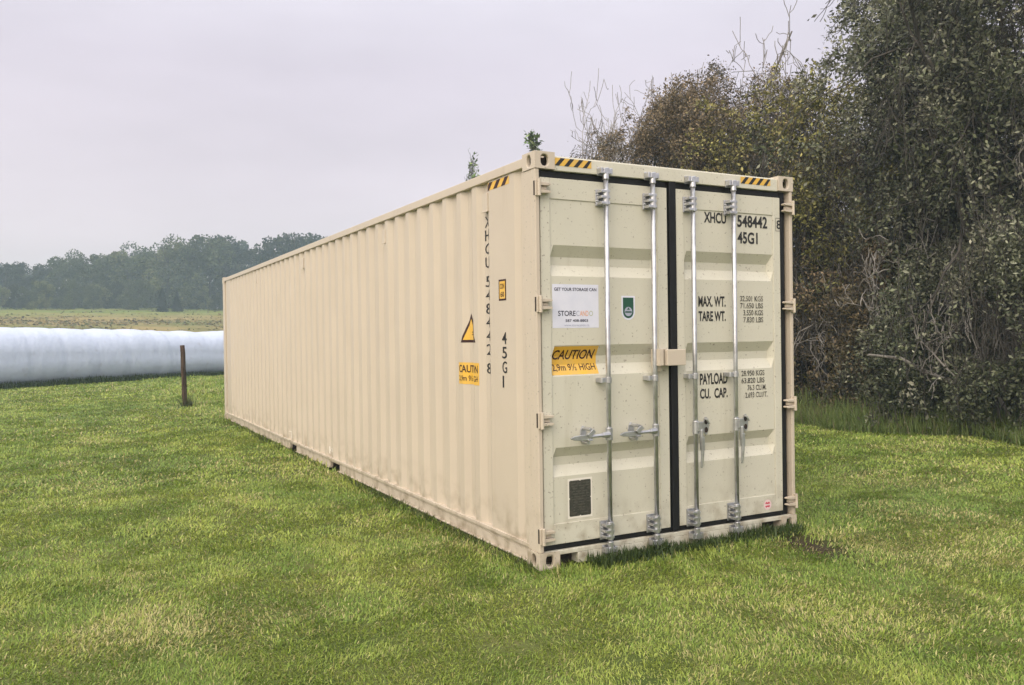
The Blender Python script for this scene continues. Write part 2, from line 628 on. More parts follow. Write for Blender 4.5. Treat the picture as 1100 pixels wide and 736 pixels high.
def build_tall_grass():
    rng = np.random.default_rng(5)
    ch = []
    # rough strip along the foot of the willow hedge
    n = 26000
    y = rng.uniform(-6, 20, n)
    edge = 8.75 + 0.35 * np.sin(y * .9) + .25 * np.sin(y * 2.3 + 1)
    x = edge + rng.exponential(.55, n) - .1
    k = fbm(x * 1.3, y * 1.3, 7)
    h = (0.28 + .55 * k * rng.uniform(.5, 1.2, n)) * np.clip(.45 + (x - edge) * .9, .4, 1.1)
    t = lerp((0.085, 0.140, 0.030), (0.250, 0.300, 0.095), rng.random(n) * .7 + k * .5 - .2)
    dry = rng.random(n) < .10
    t[dry] = (0.21, 0.19, 0.10)
    ch.append(blades(x, y, np.zeros(n), h, rng.uniform(.008, .02, n), np.clip(rng.normal(.40, .25, n), 0, 1.1), t, rng))
    # dark uncut strip at the foot of the white tube
    n = 15000
    s = rng.uniform(-14, 28, n)
    o = rng.normal(0.0, .17, n)
    p = T_A[None] + s[:, None] * T_D + o[:, None] * T_N
    k = fbm(s * .8, o * 2, 9)
    h = .12 + .26 * k * rng.uniform(.5, 1.2, n)
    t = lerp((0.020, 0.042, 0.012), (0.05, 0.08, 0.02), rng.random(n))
    ch.append(blades(p[:, 0], p[:, 1], np.zeros(n), h, rng.uniform(.012, .03, n), np.clip(rng.normal(.35, .25, n), 0, 1), t, rng))
    # tuft round the fence post
    n = 150
    a, r = rng.uniform(0, 6.28, n), np.abs(rng.normal(0, .14, n))
    x, y = -0.29 + r * np.cos(a) + .06, 16.91 + r * np.sin(a)
    h = rng.uniform(.12, .42, n)
    t = lerp((0.035, 0.055, 0.015), (0.11, 0.12, 0.05), rng.random(n))
    ch.append(blades(x, y, np.zeros(n), h, rng.uniform(.008, .016, n), np.clip(rng.normal(.4, .25, n), 0, 1), t, rng, a + rng.normal(0, .4, n)))
    # longer blades and weeds growing against the door sill
    n = 1500
    x = rng.uniform(.35, 2.4, n)
    y = -np.abs(rng.normal(0, .07, n)) - .02
    k = fbm(x * 5, y * 5, 15)
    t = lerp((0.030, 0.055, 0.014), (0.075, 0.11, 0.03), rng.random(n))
    ch.append(blades(x, y, np.zeros(n), .05 + .11 * k * rng.uniform(.4, 1.2, n), rng.uniform(.006, .012, n), np.clip(rng.normal(.4, .3, n), 0, 1), t, rng))
    n = 4200
    y = rng.uniform(0, 12.9, n)
    y = np.where(((y > 4.75) & (y < 5.35)) | ((y > 6.88) & (y < 7.47)), y - .75, y)
    x = -np.abs(rng.normal(0, .05, n)) - .004
    k = fbm(x * 5, y * 3.1, 16)
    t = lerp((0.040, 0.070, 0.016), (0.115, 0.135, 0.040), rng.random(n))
    ch.append(blades(x, y, np.zeros(n) - .01, (.03 + .07 * k * rng.uniform(.4, 1.2, n)), rng.uniform(.006, .012, n), np.clip(rng.normal(.4, .3, n), 0, 1), t, rng))
    V, L, S, T = join(ch)
    tag(np_mesh('tall_grass', V, L, S, M_grass, T), 'uncut tall grass along the willow hedge, the white tube and the post', 'grass', kind='stuff')
    # straw tufts of the field beyond the tube
    n = 60000
    y = rng.uniform(72, 158, n)
    x = rng.uniform(-60, 75, n)
    band = y + 8 * (fbm(x * .05, y * .1, 3) - .5)
    dens = np.where(band < 124, .95, .12) * np.clip(fbm(x * .15, y * .35, 4) * 2.4 - .5, .1, 1)
    ok = rng.random(n) < dens
    x, y, band = x[ok], y[ok], band[ok]
    n = len(x)
    t = lerp((0.12, 0.095, 0.035), (0.29, 0.22, 0.09), rng.random(n))
    gsel = (rng.random(n) < np.where(band < 124, .35, .9))
    t[gsel] = lerp((0.075, 0.095, 0.03), (0.15, 0.15, 0.06), rng.random(n))[gsel]
    dk = rng.random(n) < .14
    t[dk] = (0.06, 0.045, 0.025)
    V, L, S, T = blades(x, y, zt(y) - .02, rng.uniform(.08, .28, n), rng.uniform(.15, .5, n), np.clip(rng.normal(.8, .3, n), 0, 1.2), t, rng)
    tag(np_mesh('field_stubble', V, L, S, M_grass, T), 'straw coloured stubble of the hay field beyond the white tube', 'stubble', kind='stuff')


build_tall_grass()

# ------------------------------------------------------------------ SHIPPING CONTAINER
W, LEN, H = 2.438, 12.925, 2.896
box = empty('shipping_container', (0, 0, 0), 'long beige high-cube shipping container standing on the lawn, door end towards the viewer', 'shipping container')

# --- side wall profile: outer flat, slope in, inner flat, slope out
XO, XI = 0.014, 0.045
PITCH_C = 0.2945
Y_END0, Y_END1 = 0.20, LEN - 0.20
prof = [(Y_END0, XI - .012), (0.265, XI - .012), (0.335, XO), (0.745, XO)]
y = 0.745
while y + PITCH_C < Y_END1 - 0.30:
    prof += [(y + .076, XI), (y + .141, XI), (y + .217, XO), (y + PITCH_C, XO)]
    y += PITCH_C
prof += [(Y_END1 - .13, XO), (Y_END1 - .065, XI - .012), (Y_END1, XI - .012)]
PY, PX = np.array([p[0] for p in prof]), np.array([p[1] for p in prof])


def side_x(yy):
    return float(np.interp(yy, PY, PX))


def side_wall(name, mirror):
    b = MB()
    zs = [0.150, 0.9, 1.7, 2.812]
    rows = []
    for z in zs:
        rows.append([((W - px) if mirror else px, py, z) for py, px in prof])
    V = [p for r in rows for p in r]
    n = len(prof)
    F = [(r * n + i, r * n + i + 1, (r + 1) * n + i + 1, (r + 1) * n + i) for r in range(len(zs) - 1) for i in range(n - 1)]
    # inner face 2 mm behind
    b.add(V, F)
    s = -1 if mirror else 1
    b.add([(p[0] + s * .003, p[1], p[2]) for p in V], [f[::-1] for f in F])
    return b.build(name, M_side, box, fix=False)


side_wall('side_wall', False)
side_wall('side_wall', True)

# end wall far away: horizontal-run corrugation along x
b = MB()
pe = []
x = 0.16
while x < W - .3:
    pe += [(x, LEN - .02), (x + .07, LEN - .02), (x + .14, LEN - .06), (x + .21, LEN - .06)]
    x += .28
pe += [(W - .16, LEN - .02)]
n = len(pe)
b.add([(p[0], p[1], .15) for p in pe] + [(p[0], p[1], 2.80) for p in pe], [(i, i + 1, i + 1 + n, i + n) for i in range(n - 1)])
b.build('end_wall', M_side, box, fix=False)

# roof with shallow cross corrugations
b = MB()
pr = []
y = 0.20
while y < LEN - .35:
    pr += [(y, 2.868), (y + .05, 2.868), (y + .07, 2.852), (y + .13, 2.852)]
    y += .15 + .04
pr.append((LEN - .20, 2.868))
n = len(pr)
b.add([(.05, p[0], p[1]) for p in pr] + [(W - .05, p[0], p[1]) for p in pr], [(i, i + n, i + 1 + n, i + 1) for i in range(n - 1)])
b.build('roof', M_roof, box, fix=False)
MB().box(.06, W - .06, .2, LEN - .2, .135, .165).build('floor', M_inside, box)

# rails
for s in (0, 1):
    f = (lambda a, c: (W - c, W - a)) if s else (lambda a, c: (a, c))
    MB().box(*f(0.0, .062), .165, LEN - .165, 2.808, 2.876).build('top_rail', M_side, box, bevel=.006)
    b = MB()
    pk = [(4.855, 5.256), (6.978, 7.37)]
    cuts = [.165] + [q for p in pk for q in p] + [LEN - .165]
    b.box(*f(.002, .055), .165, LEN - .165, 0.128, 0.156)       # upper lip
    b.box(*f(.022, .060), .165, LEN - .165, 0.100, 0.1275)
    for a, c in zip(cuts[::2], cuts[1::2]):
        b.box(*f(.022, .060), a, c, 0.030, 0.0998)
        b.box(*f(.004, .050), a, c, 0.018, 0.0298)
    for p0, p1 in pk:
        b.box(*f(.0205, .058), p0 - .075, p0 - .001, .031, .099)
        b.box(*f(.0205, .058), p1 + .001, p1 + .075, .031, .099)
    b.build('bottom_rail', M_side, box, bevel=.003)
    for p0, p1 in pk:
        b = MB()
        x0, x1 = f(.062, .55)
        b.box(x0, x1, p0, p1, .105, .1335)
        b.box(x0, x1, p0 - .012, p0, .005, .1335)
        b.box(x0, x1, p1, p1 + .012, .005, .1335)
        xb = f(.50, .55)
        b.box(*xb, p0, p1, .005, .104)
        b.build('forklift_pocket', M_inside, box)


# corner castings: thick-walled blocks with oval openings
def holed_plate(b, to3, w, h, hw, hh, depth, n=28):
    """plate w x h centred on 0, oval hole hw x hh, wall going back by depth; to3(u, v, d)"""
    outer, inner = [], []
    angs = [2 * math.pi * k / n for k in range(n)]
    ca = math.atan2(h, w)
    for base in (ca, math.pi - ca, math.pi + ca, 2 * math.pi - ca):
        k = min(range(n), key=lambda q: abs(angs[q] - base))
        angs[k] = base
    for t in angs:
        c, s = math.cos(t), math.sin(t)
        k = min(w / 2 / max(abs(c), 1e-9), h / 2 / max(abs(s), 1e-9))
        outer.append((c * k, s * k))
        # stadium hole
        e = 2.6
        q = (abs(c / (hw / 2)) ** e + abs(s / (hh / 2)) ** e) ** (-1 / e)
        inner.append((c * q, s * q))
    V = [to3(u, v, 0) for u, v in outer] + [to3(u, v, 0) for u, v in inner] + [to3(u, v, depth) for u, v in inner]
    F = []
    for k in range(n):
        j = (k + 1) % n
        F.append((k, j, n + j, n + k))
        F.append((n + k, n + j, 2 * n + j, 2 * n + k))
    b.add(V, F)


def casting(x_side, y_side, z0):
    w, d, h = .162, .178, .118
    xa = -0.004 if x_side == 0 else W + .004
    ya = -0.006 if y_side == 0 else LEN + .006
    sx, sy = (1 if x_side == 0 else -1), (1 if y_side == 0 else -1)
    b = MB()
    zc = z0 + h / 2
    holed_plate(b, lambda u, v, q: (xa + sx * (w / 2 + u), ya + sy * q, zc + v), w, h, .062, .080, .028)
    holed_plate(b, lambda u, v, q: (xa + sx * q, ya + sy * (d / 2 + u), zc + v), d, h, .058, .080, .028)
    zz = z0 + h if z0 > 1 else z0
    sz = -1 if z0 > 1 else 1
    holed_plate(b, lambda u, v, q: (xa + sx * (w / 2 + u), ya + sy * (d / 2 + v), zz + sz * q), w, d, .064, .110, .028)
    X0, X1, Y0, Y1 = xa, xa + sx * w, ya, ya + sy * d
    zo = z0 if z0 > 1 else z0 + h
    b.add([(X1, Y0, z0), (X1, Y1, z0), (X1, Y1, z0 + h), (X1, Y0, z0 + h)], [(0, 1, 2, 3)])
    b.add([(X0, Y1, z0), (X1, Y1, z0), (X1, Y1, z0 + h), (X0, Y1, z0 + h)], [(0, 1, 2, 3)])
    b.add([(X0, Y0, zo), (X1, Y0, zo), (X1, Y1, zo), (X0, Y1, zo)], [(0, 1, 2, 3)])
    # dark rusty cavity
    i = .030
    a0, a1 = sorted((xa + sx * i, X1 - sx * .004))
    c0, c1 = sorted((ya + sy * i, Y1 - sy * .004))
    n0 = len(b.f)
    b.box(a0 + .03, a1, c0 + .03, c1, z0 + .03, z0 + h - .03, 1)
    bm_o = b.build('corner_casting', [M_frame, M_inside], box, fix=False)
    bm = bmesh.new()
    bm.from_mesh(bm_o.data)
    bmesh.ops.remove_doubles(bm, verts=bm.verts, dist=0.0005)
    bmesh.ops.recalc_face_normals(bm, faces=bm.faces)
    bm.to_mesh(bm_o.data)
    bm.free()
    md = bm_o.modifiers.new('bevel', 'BEVEL')
    md.width, md.segments, md.limit_method, md.angle_limit = .007, 2, 'ANGLE', math.radians(50)


for xs_ in (0, 1):
    for ys_ in (0, 1):
        for z_ in (0.0, H - .118):
            casting(xs_, ys_, z_)

# corner posts
for s in (0, 1):
    f = (lambda a, c: (W - c, W - a)) if s else (lambda a, c: (a, c))
    b = MB()
    b.box(*f(0.0, .034), .000, .060, .1185, H - .1185)
    b.box(*f(0.002, .150), .0605, .165, .1185, H - .1185)
    b.box(*f(0.006, .10), .1655, .205, .1185, H - .1185)
    b.build('corner_post', M_frame, box, bevel=.006, label='front corner post with door hinges')
    MB().box(*f(0.0, .15), LEN - .20, LEN, .1185, H - .1185).build('corner_post', M_frame, box, bevel=.006)
MB().box(.162, W - .162, LEN - .06, LEN - .004, 2.79, 2.88).build('rear_header', M_frame, box, bevel=.004)
MB().box(.162, W - .162, LEN - .06, LEN - .004, .02, .15).build('rear_sill', M_frame, box, bevel=.004)

# header and sill of the door end
hdr = MB().box(.1585, W - .1585, .004, .12, 2.772, 2.868).box(.17, W - .17, .03, .22, 2.8685, 2.880).build('door_header', M_front, box, bevel=.004)
b = MB()
pk = [(.160, .312), (2.068, 2.276)]
b.box(.040, W - .040, .006, .10, .088, .120)
b.box(.313, 2.067, .0065, .10, .012, .0878)
sill = b.build('door_sill', M_front, box, bevel=.004)
for p0, p1 in pk:
    MB().box(p0, p1, .09, .40, .0, .0875).build('sill_pocket', M_inside, box)
# wall behind the door gaskets so no light comes through
MB().box(.035, W - .035, .10, .115, .121, 2.771).build('door_backing', M_rubber, box)

# ---- doors
Y_FRAME, Y_PANEL, G_D = 0.016, 0.024, 0.046
grooves = [(2.256, 2.176, 2.117, 2.039), (1.552, 1.473, 1.414, 1.335), (0.835, 0.765, 0.706, 0.632)]
gz, gy = [0.0], [Y_PANEL]
for a, b_, c, d in sorted(grooves, key=lambda q: q[3]):
    gz += [d, c, b_, a]
    gy += [Y_PANEL, Y_PANEL + G_D, Y_PANEL + G_D, Y_PANEL]
gz.append(3.0)
gy.append(Y_PANEL)
DOORS = [(0.047, 1.150, 0.126, 1.060), (1.236, 2.313, 1.312, 2.236)]
DZ0, DZ1, PZ0, PZ1 = 0.160, 2.722, 0.305, 2.575


def front_y(xx, zz):
    for dx0, dx1, p0, p1 in DOORS:
        if p0 <= xx <= p1 and PZ0 <= zz <= PZ1:
            yv = float(np.interp(zz, gz, gy))
            e = min(max(min(xx - p0, p1 - xx) / .028, 0), 1)
            return Y_PANEL + (yv - Y_PANEL) * e
    return Y_FRAME


doors = []
for di, (x0, x1, p0, p1) in enumerate(DOORS):
    b = MB()
    # frame: four flat members butted round the panel
    b.box(x0, p0 - .0005, Y_FRAME, .075, DZ0, DZ1)
    b.box(p1 + .0005, x1, Y_FRAME, .075, DZ0, DZ1)
    b.box(p0, p1, Y_FRAME + .0008, .075, DZ0, PZ0 - .0005)
    b.box(p0, p1, Y_FRAME + .0008, .075, PZ1 + .0005, DZ1)
    d = b.build('door', M_front, box, bevel=.004, label=('left door with three stickers and two handles pointing left' if di == 0 else
                                                         'right door with stencilled weights and hanging handles'))
    b = MB()
    zs = [PZ0] + [z for z in gz if PZ0 < z < PZ1] + [PZ1]
    xs = [p0, p0 + .028, p1 - .028, p1]
    V = [(x, front_y(min(max(x, p0), p1), z), z) for z in zs for x in xs]
    n = 4
    F = [(r * n + i, r * n + i + 1, (r + 1) * n + i + 1, (r + 1) * n + i) for r in range(len(zs) - 1) for i in range(3)]
    b.add(V, F)
    b.build('door_panel', M_front, d, fix=False)
    # rubber seal: strips round the leaf
    s = MB()
    xa = .0345 if di == 0 else x0 - .043
    xb = x1 + .043 if di == 0 else W - .0605
    s.box(xa, x0 - .0005, .030, .085, .121, 2.771)
    s.box(x1 + .0005, xb, .030, .085, .121, 2.771)
    s.box(x0, x1, .028, .084, .121, DZ0 - .001)
    s.box(x0, x1, .028, .084, DZ1 + .001, 2.771)
    if di == 0:
        s.box(x1 + .018, x1 + .082, .008, .0295, .130, 2.774)     # overlapping lip over the centre gap
    s.build('door_seal', M_rubber, d, bevel=.006)
    doors.append(d)

# ---- hinges
for di, d in enumerate(doors):
    for z in (2.641, 1.840, 1.036, .235):
        b = MB()
        f = (lambda a: a) if di == 0 else (lambda a: W - a)

        def bx(a, c, y0, y1, z0, z1, mi=0):
            q0, q1 = sorted((f(a), f(c)))
            b.box(q0, q1, y0, y1, z0, z1, mi)
        bx(-.002, .030, -.014, -.0005, z - .055, z + .055)             # lug on the post
        for k in (-1, 1):                                             # two blade straps running onto the door
            zz = z + k * .026
            b.prism([(f(.012), zz - .013), (f(.105), zz - .008), (f(.115), zz), (f(.105), zz + .008), (f(.012), zz + .013)], 'y', -.030, Y_FRAME - .001)
        bx(.012, .085, -.012, Y_FRAME - .0012, z - .011, z + .011)
        b.tube([(f(.018), -.027, z - .058), (f(.018), -.027, z + .058)], .012, 10)
        bx(-.0035, .0, .004, .020, z - .050, z + .050, 1)              # dark slot on the post flank
        b.build('hinge', [M_frame, M_inside], d, bevel=.003)

# ---- locking bars with brackets, cams and handles
BARS = [(.563, 0), (.980, 0), (1.359, 1), (1.766, 1)]
Y_BAR = -0.036
for bi, (bx_, di) in enumerate(BARS):
    d = doors[di]
    MB().tube([(bx_, Y_BAR, .085), (bx_, Y_BAR, 2.785)], .0175, 14).build('locking_bar', M_steel, d, smooth=True)
    for z0, z1 in ((2.545, 2.665), (.150, .285)):
        b = MB()
        b.box(bx_ - .060, bx_ + .030, Y_FRAME - .010, Y_FRAME - .0005, z0, z1)
        zc = (z0 + z1) / 2
        for k in (-1, 0, 1):
            zz = zc + k * .042
            b.box(bx_ - .052, bx_ + .022, Y_BAR - .022, Y_FRAME - .0105, zz - .010, zz + .010)
        b.tube([(bx_, Y_BAR, z0 + .004), (bx_, Y_BAR, z1 - .004)], .0235, 14)
        for k in (-1, 1):
            b.tube([(bx_ - .045, Y_FRAME - .0105, zc + k * .021), (bx_ - .045, Y_FRAME - .024, zc + k * .021)], .010, 6)
        b.build('bar_bracket', M_steel, d, bevel=.003)
    # small guides halfway
    for z in (1.298,):
        b = MB()
        b.box(bx_ - .070, bx_ - .0185, Y_BAR - .004, Y_FRAME + .006, z - .016, z + .016)
        b.tube([(bx_, Y_BAR, z - .022), (bx_, Y_BAR, z + .022)], .0235, 14)
        b.tube([(bx_ - .060, Y_BAR - .005, z - .018), (bx_ - .060, Y_BAR - .005, z + .018)], .014, 8)
        b.build('bar_guide', M_steel, d, bevel=.002)
    # cams and keepers top and bottom
    for z, s in ((2.792, 1), (.082, -1)):
        b = MB()
        b.tube([(bx_, Y_BAR, z - s * .060), (bx_, Y_BAR, z - s * .012)], [.024, .021], 12)
        b.prism([(bx_ - .030, z - .020), (bx_ + .026, z - .024), (bx_ + .034, z + .004), (bx_ + .012, z + .026), (bx_ - .024, z + .018)], 'y', Y_BAR - .020, Y_BAR + .020)
        b.build('bar_cam', M_steel, d, bevel=.004)
        k = MB()
        for q in (-1, 1):
            k.box(bx_ + q * .040 - .010, bx_ + q * .040 + .010, Y_BAR - .016, .0035, z - .020, z + .022)
        k.box(bx_ - .050, bx_ + .050, -.0045, .0033, z - .030, z + .030)
        k.build('cam_keeper', M_steel, hdr if s > 0 else sill, bevel=.003)
    # handle
    zh = .912
    b = MB()
    if di == 0:
        hx = bx_ - .343
        b.tube([(bx_, Y_BAR, zh - .045), (bx_, Y_BAR, zh + .045)], .026, 14)
        b.tube([(bx_ - .015, Y_BAR - .022, zh), (bx_ - .075, Y_BAR - .026, zh - .002)], [.024, .019], 10)
        b.tube([(bx_ - .07, Y_BAR - .026, zh - .002), (bx_ - .19, Y_BAR - .028, zh - .006)], [.014, .013], 10)
        P = [(bx_ - .16, .018), (bx_ - .24, .021), (hx + .03, .015), (hx, .004)]
        b.prism([(p, zh - .009 + q) for p, q in P] + [(p, zh - .009 - q) for p, q in P[::-1]], 'y', Y_BAR - .036, Y_BAR - .022)
        b.build('door_handle', M_steel, d, bevel=.003)
        c = MB()
        cx = bx_ - .187
        c.prism([(cx + .026 * math.cos(t), zh + .066 * math.sin(t)) for t in np.linspace(0, 2 * math.pi, 20, endpoint=False)], 'y', Y_PANEL - .010, Y_PANEL - .001)
        c.box(cx - .016, cx + .016, Y_BAR - .050, Y_PANEL - .0105, zh - .034, zh - .022)
        c.prism([(cx - .030, zh + .012), (cx + .020, zh + .052), (cx + .040, zh + .030), (cx - .005, zh - .012)], 'y', Y_BAR - .054, Y_BAR - .038)
        c.tube([(cx, Y_PANEL - .01, zh + .048), (cx, Y_BAR - .048, zh + .048)], .012, 10)
        c.tube([(cx, Y_PANEL - .01, zh - .048), (cx, Y_BAR - .018, zh - .048)], .014, 10)
        c.build('handle_hasp', M_steel, d, bevel=.002)
    else:
        b.tube([(bx_, Y_BAR, zh - .055), (bx_, Y_BAR, zh + .045)], .025, 14)
        b.box(bx_ - .004, bx_ + .046, Y_BAR - .038, Y_BAR - .018, zh - .030, zh + .040)
        b.tube([(bx_ + .028, Y_BAR - .030, zh - .02), (bx_ + .036, Y_BAR - .034, zh - .20), (bx_ + .030, Y_BAR - .030, zh - .31)], [.015, .014, .009], 10)
        b.box(bx_ + .020, bx_ + .050, Y_BAR - .046, Y_BAR - .020, zh - .175, zh - .075)
        b.build('door_handle', M_steel, d, bevel=.003)
        c = MB()
        cx = bx_ + .148
        c.prism([(cx + .028 * math.cos(t), zh - .005 + .068 * math.sin(t)) for t in np.linspace(0, 2 * math.pi, 20, endpoint=False)], 'y', Y_PANEL - .008, Y_PANEL - .001)
        for q in (-1, 1):
            c.prism([(cx + .017 * math.cos(t), zh - .005 + q * .032 + .022 * math.sin(t)) for t in np.linspace(0, 2 * math.pi, 14, endpoint=False)], 'y', Y_PANEL - .0105, Y_PANEL - .0085, 1)
        c.tube([(cx - .014, Y_PANEL - .008, zh + .052), (cx - .014, Y_PANEL - .036, zh + .046), (cx + .010, Y_PANEL - .036, zh + .012)], .008, 8)
        c.build('handle_hasp', [M_steel, M_inside], d, bevel=.001)

# ---- lock box across the centre gap
b = MB()
b.box(1.0430, 1.2170, -.105, -.088, 1.388, 1.506)
b.box(1.0430, 1.0520, -.0875, -.030, 1.388, 1.506)
b.box(1.2080, 1.2170, -.0875, .010, 1.388, 1.506)
b.box(1.0525, 1.2075, -.0875, .010, 1.497, 1.506)
b.box(1.0525, 1.2075, -.0875, -.030, 1.388, 1.397)
b.build('lock_box', M_side, doors[1], bevel=.010, seg=3)
b = MB()
b.box(0.9830, 0.9915, -.085, .0155, 1.388, 1.512)
b.box(0.9920, 1.0250, -.085, -.078, 1.388, 1.505)
b.box(0.9920, 1.0570, -.0775, .0155, 1.505, 1.512)
b.box(0.9920, 1.0450, -.030, .0152, 1.345, 1.3875)
b.build('lock_bracket', M_side, doors[0], bevel=.004)


# ------------------------------------------------------------------ lettering and stickers
def glyphs(txt, bold=0.0):
    c = bpy.data.curves.new('lettering', 'FONT')
    c.body = txt
    c.size = 1
    c.dimensions = '2D'
    c.fill_mode = 'BOTH'
    c.offset = bold
    c.resolution_u = 4
    o = bpy.data.objects.new('lettering', c)
    COL.objects.link(o)
    dg = bpy.context.evaluated_depsgraph_get()
    me = bpy.data.meshes.new_from_object(o.evaluated_get(dg))
    V = np.array([v.co[:] for v in me.vertices]).reshape(-1, 3)
    F = [tuple(p.vertices) for p in me.polygons]
    bpy.data.objects.remove(o)
    bpy.data.curves.remove(c)
    bpy.data.meshes.remove(me)
    return V[:, :2], F


def fit_text(txt, u0, u1, v0, v1, bold=0.0, slant=0.0):
    """glyph polygons scaled to fill the rectangle u0..u1 x v0..v1"""
    V, F = glyphs(txt, bold)
    lo, hi = V.min(0), V.max(0)
    P = (V - lo) / (hi - lo)
    U = u0 + P[:, 0] * (u1 - u0) + slant * P[:, 1] * (v1 - v0)
    return np.stack([U, v0 + P[:, 1] * (v1 - v0)], 1), F


class Decal:
    """2-D polygons in the (u,v) of a wall, cut at the folds and laid on its surface"""

    def __init__(self):
        self.items = []

    def poly(self, pts, mi, layer):
        self.items.append((np.array(pts, float), [tuple(range(len(pts)))], mi, layer))
        return self

    def rect(self, u0, u1, v0, v1, mi, layer):
        return self.poly([(u0, v0), (u1, v0), (u1, v1), (u0, v1)], mi, layer)

    def text(self, txt, u0, u1, v0, v1, mi, layer, **k):
        P, F = fit_text(txt, u0, u1, v0, v1, **k)
        self.items.append((P, F, mi, layer))
        return self

    def build(self, name, mats, parent, cuts_u, cuts_v, place, label=None):
        bm = bmesh.new()
        for P, F, mi, layer in self.items:
            vs_ = [bm.verts.new((p[0], p[1], layer)) for p in P]
            for f in F:
                try:
                    fc = bm.faces.new([vs_[i] for i in f])
                    fc.material_index = mi
                except ValueError:
                    pass
        for c in cuts_u:
            bmesh.ops.bisect_plane(bm, geom=bm.verts[:] + bm.edges[:] + bm.faces[:], dist=1e-5, plane_co=(c, 0, 0), plane_no=(1, 0, 0))
        for c in cuts_v:
            bmesh.ops.bisect_plane(bm, geom=bm.verts[:] + bm.edges[:] + bm.faces[:], dist=1e-5, plane_co=(0, c, 0), plane_no=(0, 1, 0))
        for v in bm.verts:
            v.co = place(v.co.x, v.co.y, 0.0012 + 0.0010 * v.co.z)
        me = bpy.data.meshes.new(name)
        bm.to_mesh(me)
        bm.free()
        for m in (mats if isinstance(mats, (list, tuple)) else [mats]):
            me.materials.append(m)
        o = bpy.data.objects.new(name, me)
        COL.objects.link(o)
        o.parent = parent
        if label:
            o['label'] = label
        return o


F_CUTV = [z for z in gz if .1 < z < 2.9] + [PZ0, PZ1]
F_CUTU = [c for dd in DOORS for c in (dd[2], dd[2] + .028, dd[3] - .028, dd[3])]


def on_door(dec, name, mats, di, label=None):
    for it in dec.items:                       # sizes were taken on the post face, the door lies a little deeper
        it[0][:, 0] = CAM[0] + (it[0][:, 0] - CAM[0]) * 1.0042
        it[0][:, 1] = CAM[2] + (it[0][:, 1] - CAM[2]) * 1.0042
    return dec.build(name, mats, doors[di], F_CUTU, F_CUTV, lambda u, v, q: (u, front_y(u, v) - q, v), label)


def on_side(dec, name, mats, label=None):
    # u runs with the reader: u = -y
    cuts = [-q for q in PY if q < 2.0]
    return dec.build(name, mats, box, cuts, [], lambda u, v, q: (side_x(-u) - q, -u, v), label)


# right door stencils: every line a part of its own
for t, a, c, e, g in (('XHCU', 1.497, 1.722, 2.478, 2.562), ('548442', 1.838, 2.158, 2.460, 2.556), ('45G1', 1.838, 2.052, 2.330, 2.424),
                      ('MAX. WT.', 1.432, 1.706, 1.828, 1.910), ('TARE WT.', 1.432, 1.706, 1.716, 1.794),
                      ('PAYLOAD', 1.438, 1.716, 1.226, 1.314), ('CU.  CAP.', 1.438, 1.716, 1.118, 1.196)):
    on_door(Decal().text(t, a, c, e, g, 0, 1, bold=.028), 'stencil_lettering', [M_black], 1)
d_ = Decal().text('8', 2.252, 2.300, 2.462, 2.535, 0, 1, bold=.02)
for a, c, e, g in ((2.240, 2.243, 2.445, 2.552), (2.3075, 2.3105, 2.445, 2.552), (2.240, 2.3105, 2.549, 2.552), (2.240, 2.3105, 2.445, 2.448)):
    d_.rect(a, c, e, g, 0, 1.2)
on_door(d_, 'stencil_lettering', [M_black], 1)
for i, (t, u) in enumerate((('32.501 KGS', 1.858), ('71.650 LBS', 1.858), ('3.550 KGS', 1.890), ('7.830 LBS', 1.890))):
    on_door(Decal().text(t, u, 2.102, 1.872 - i * .056, 1.916 - i * .056, 0, 1, bold=.02), 'stencil_lettering', [M_fade], 1)
for i, (t, u, u2) in enumerate((('28.950 KGS', 1.862, 2.108), ('63.820 LBS', 1.862, 2.108), ('76.3 CU.M.', 1.925, 2.128), ('2.693 CU.FT.', 1.900, 2.140))):
    on_door(Decal().text(t, u, u2, 1.278 - i * .058, 1.322 - i * .058, 0, 1, bold=.02), 'stencil_lettering', [M_fade], 1)

# white storage sticker (its code square is left blank)
d_ = Decal().rect(.126, .512, 1.674, 1.981, 0, 0)
d_.text('GET YOUR STORAGE CAN', .142, .494, 1.934, 1.957, 1, 1, bold=.02)
d_.text('STORE', .172, .316, 1.758, 1.795, 1, 1, bold=.015)
d_.text('C', .322, .348, 1.758, 1.795, 2, 1)
d_.text('AND', .352, .424, 1.758, 1.795, 3, 1)
d_.text('O', .430, .462, 1.758, 1.795, 4, 1)
d_.text('587 408-8803', .232, .420, 1.716, 1.735, 1, 1, bold=.02)
d_.text('www.storecando.ca', .222, .430, 1.685, 1.703, 2, 1)
on_door(d_, 'sticker', [M_white, M_navy, M_greyblue, M_orange, M_olive], 0, 'white storage company sticker with dark lettering')
# caution sticker
d_ = Decal().rect(.120, .512, 1.345, 1.545, 0, 0)
d_.text('CAUTION', .138, .480, 1.452, 1.520, 1, 1, bold=.02, slant=.16)
d_.text('2,9m 9½ HIGH', .136, .496, 1.366, 1.420, 1, 1, bold=.012)
on_door(d_, 'sticker', [M_yellow, M_brown], 0, 'yellow CAUTION height sticker across a door groove')


def stadium(cx, cz, hw, z_top, z_bot, n=14):
    pts = [(cx + hw, z_top), (cx - hw, z_top)]
    zc = z_bot + hw
    pts += [(cx + hw * math.cos(t), zc + hw * math.sin(t)) for t in np.linspace(math.pi, 2 * math.pi, n)]
    return pts


def disc(cx, cz, r, n=20):
    return [(cx + r * math.cos(t), cz + r * math.sin(t)) for t in np.linspace(0, 2 * math.pi, n, endpoint=False)]


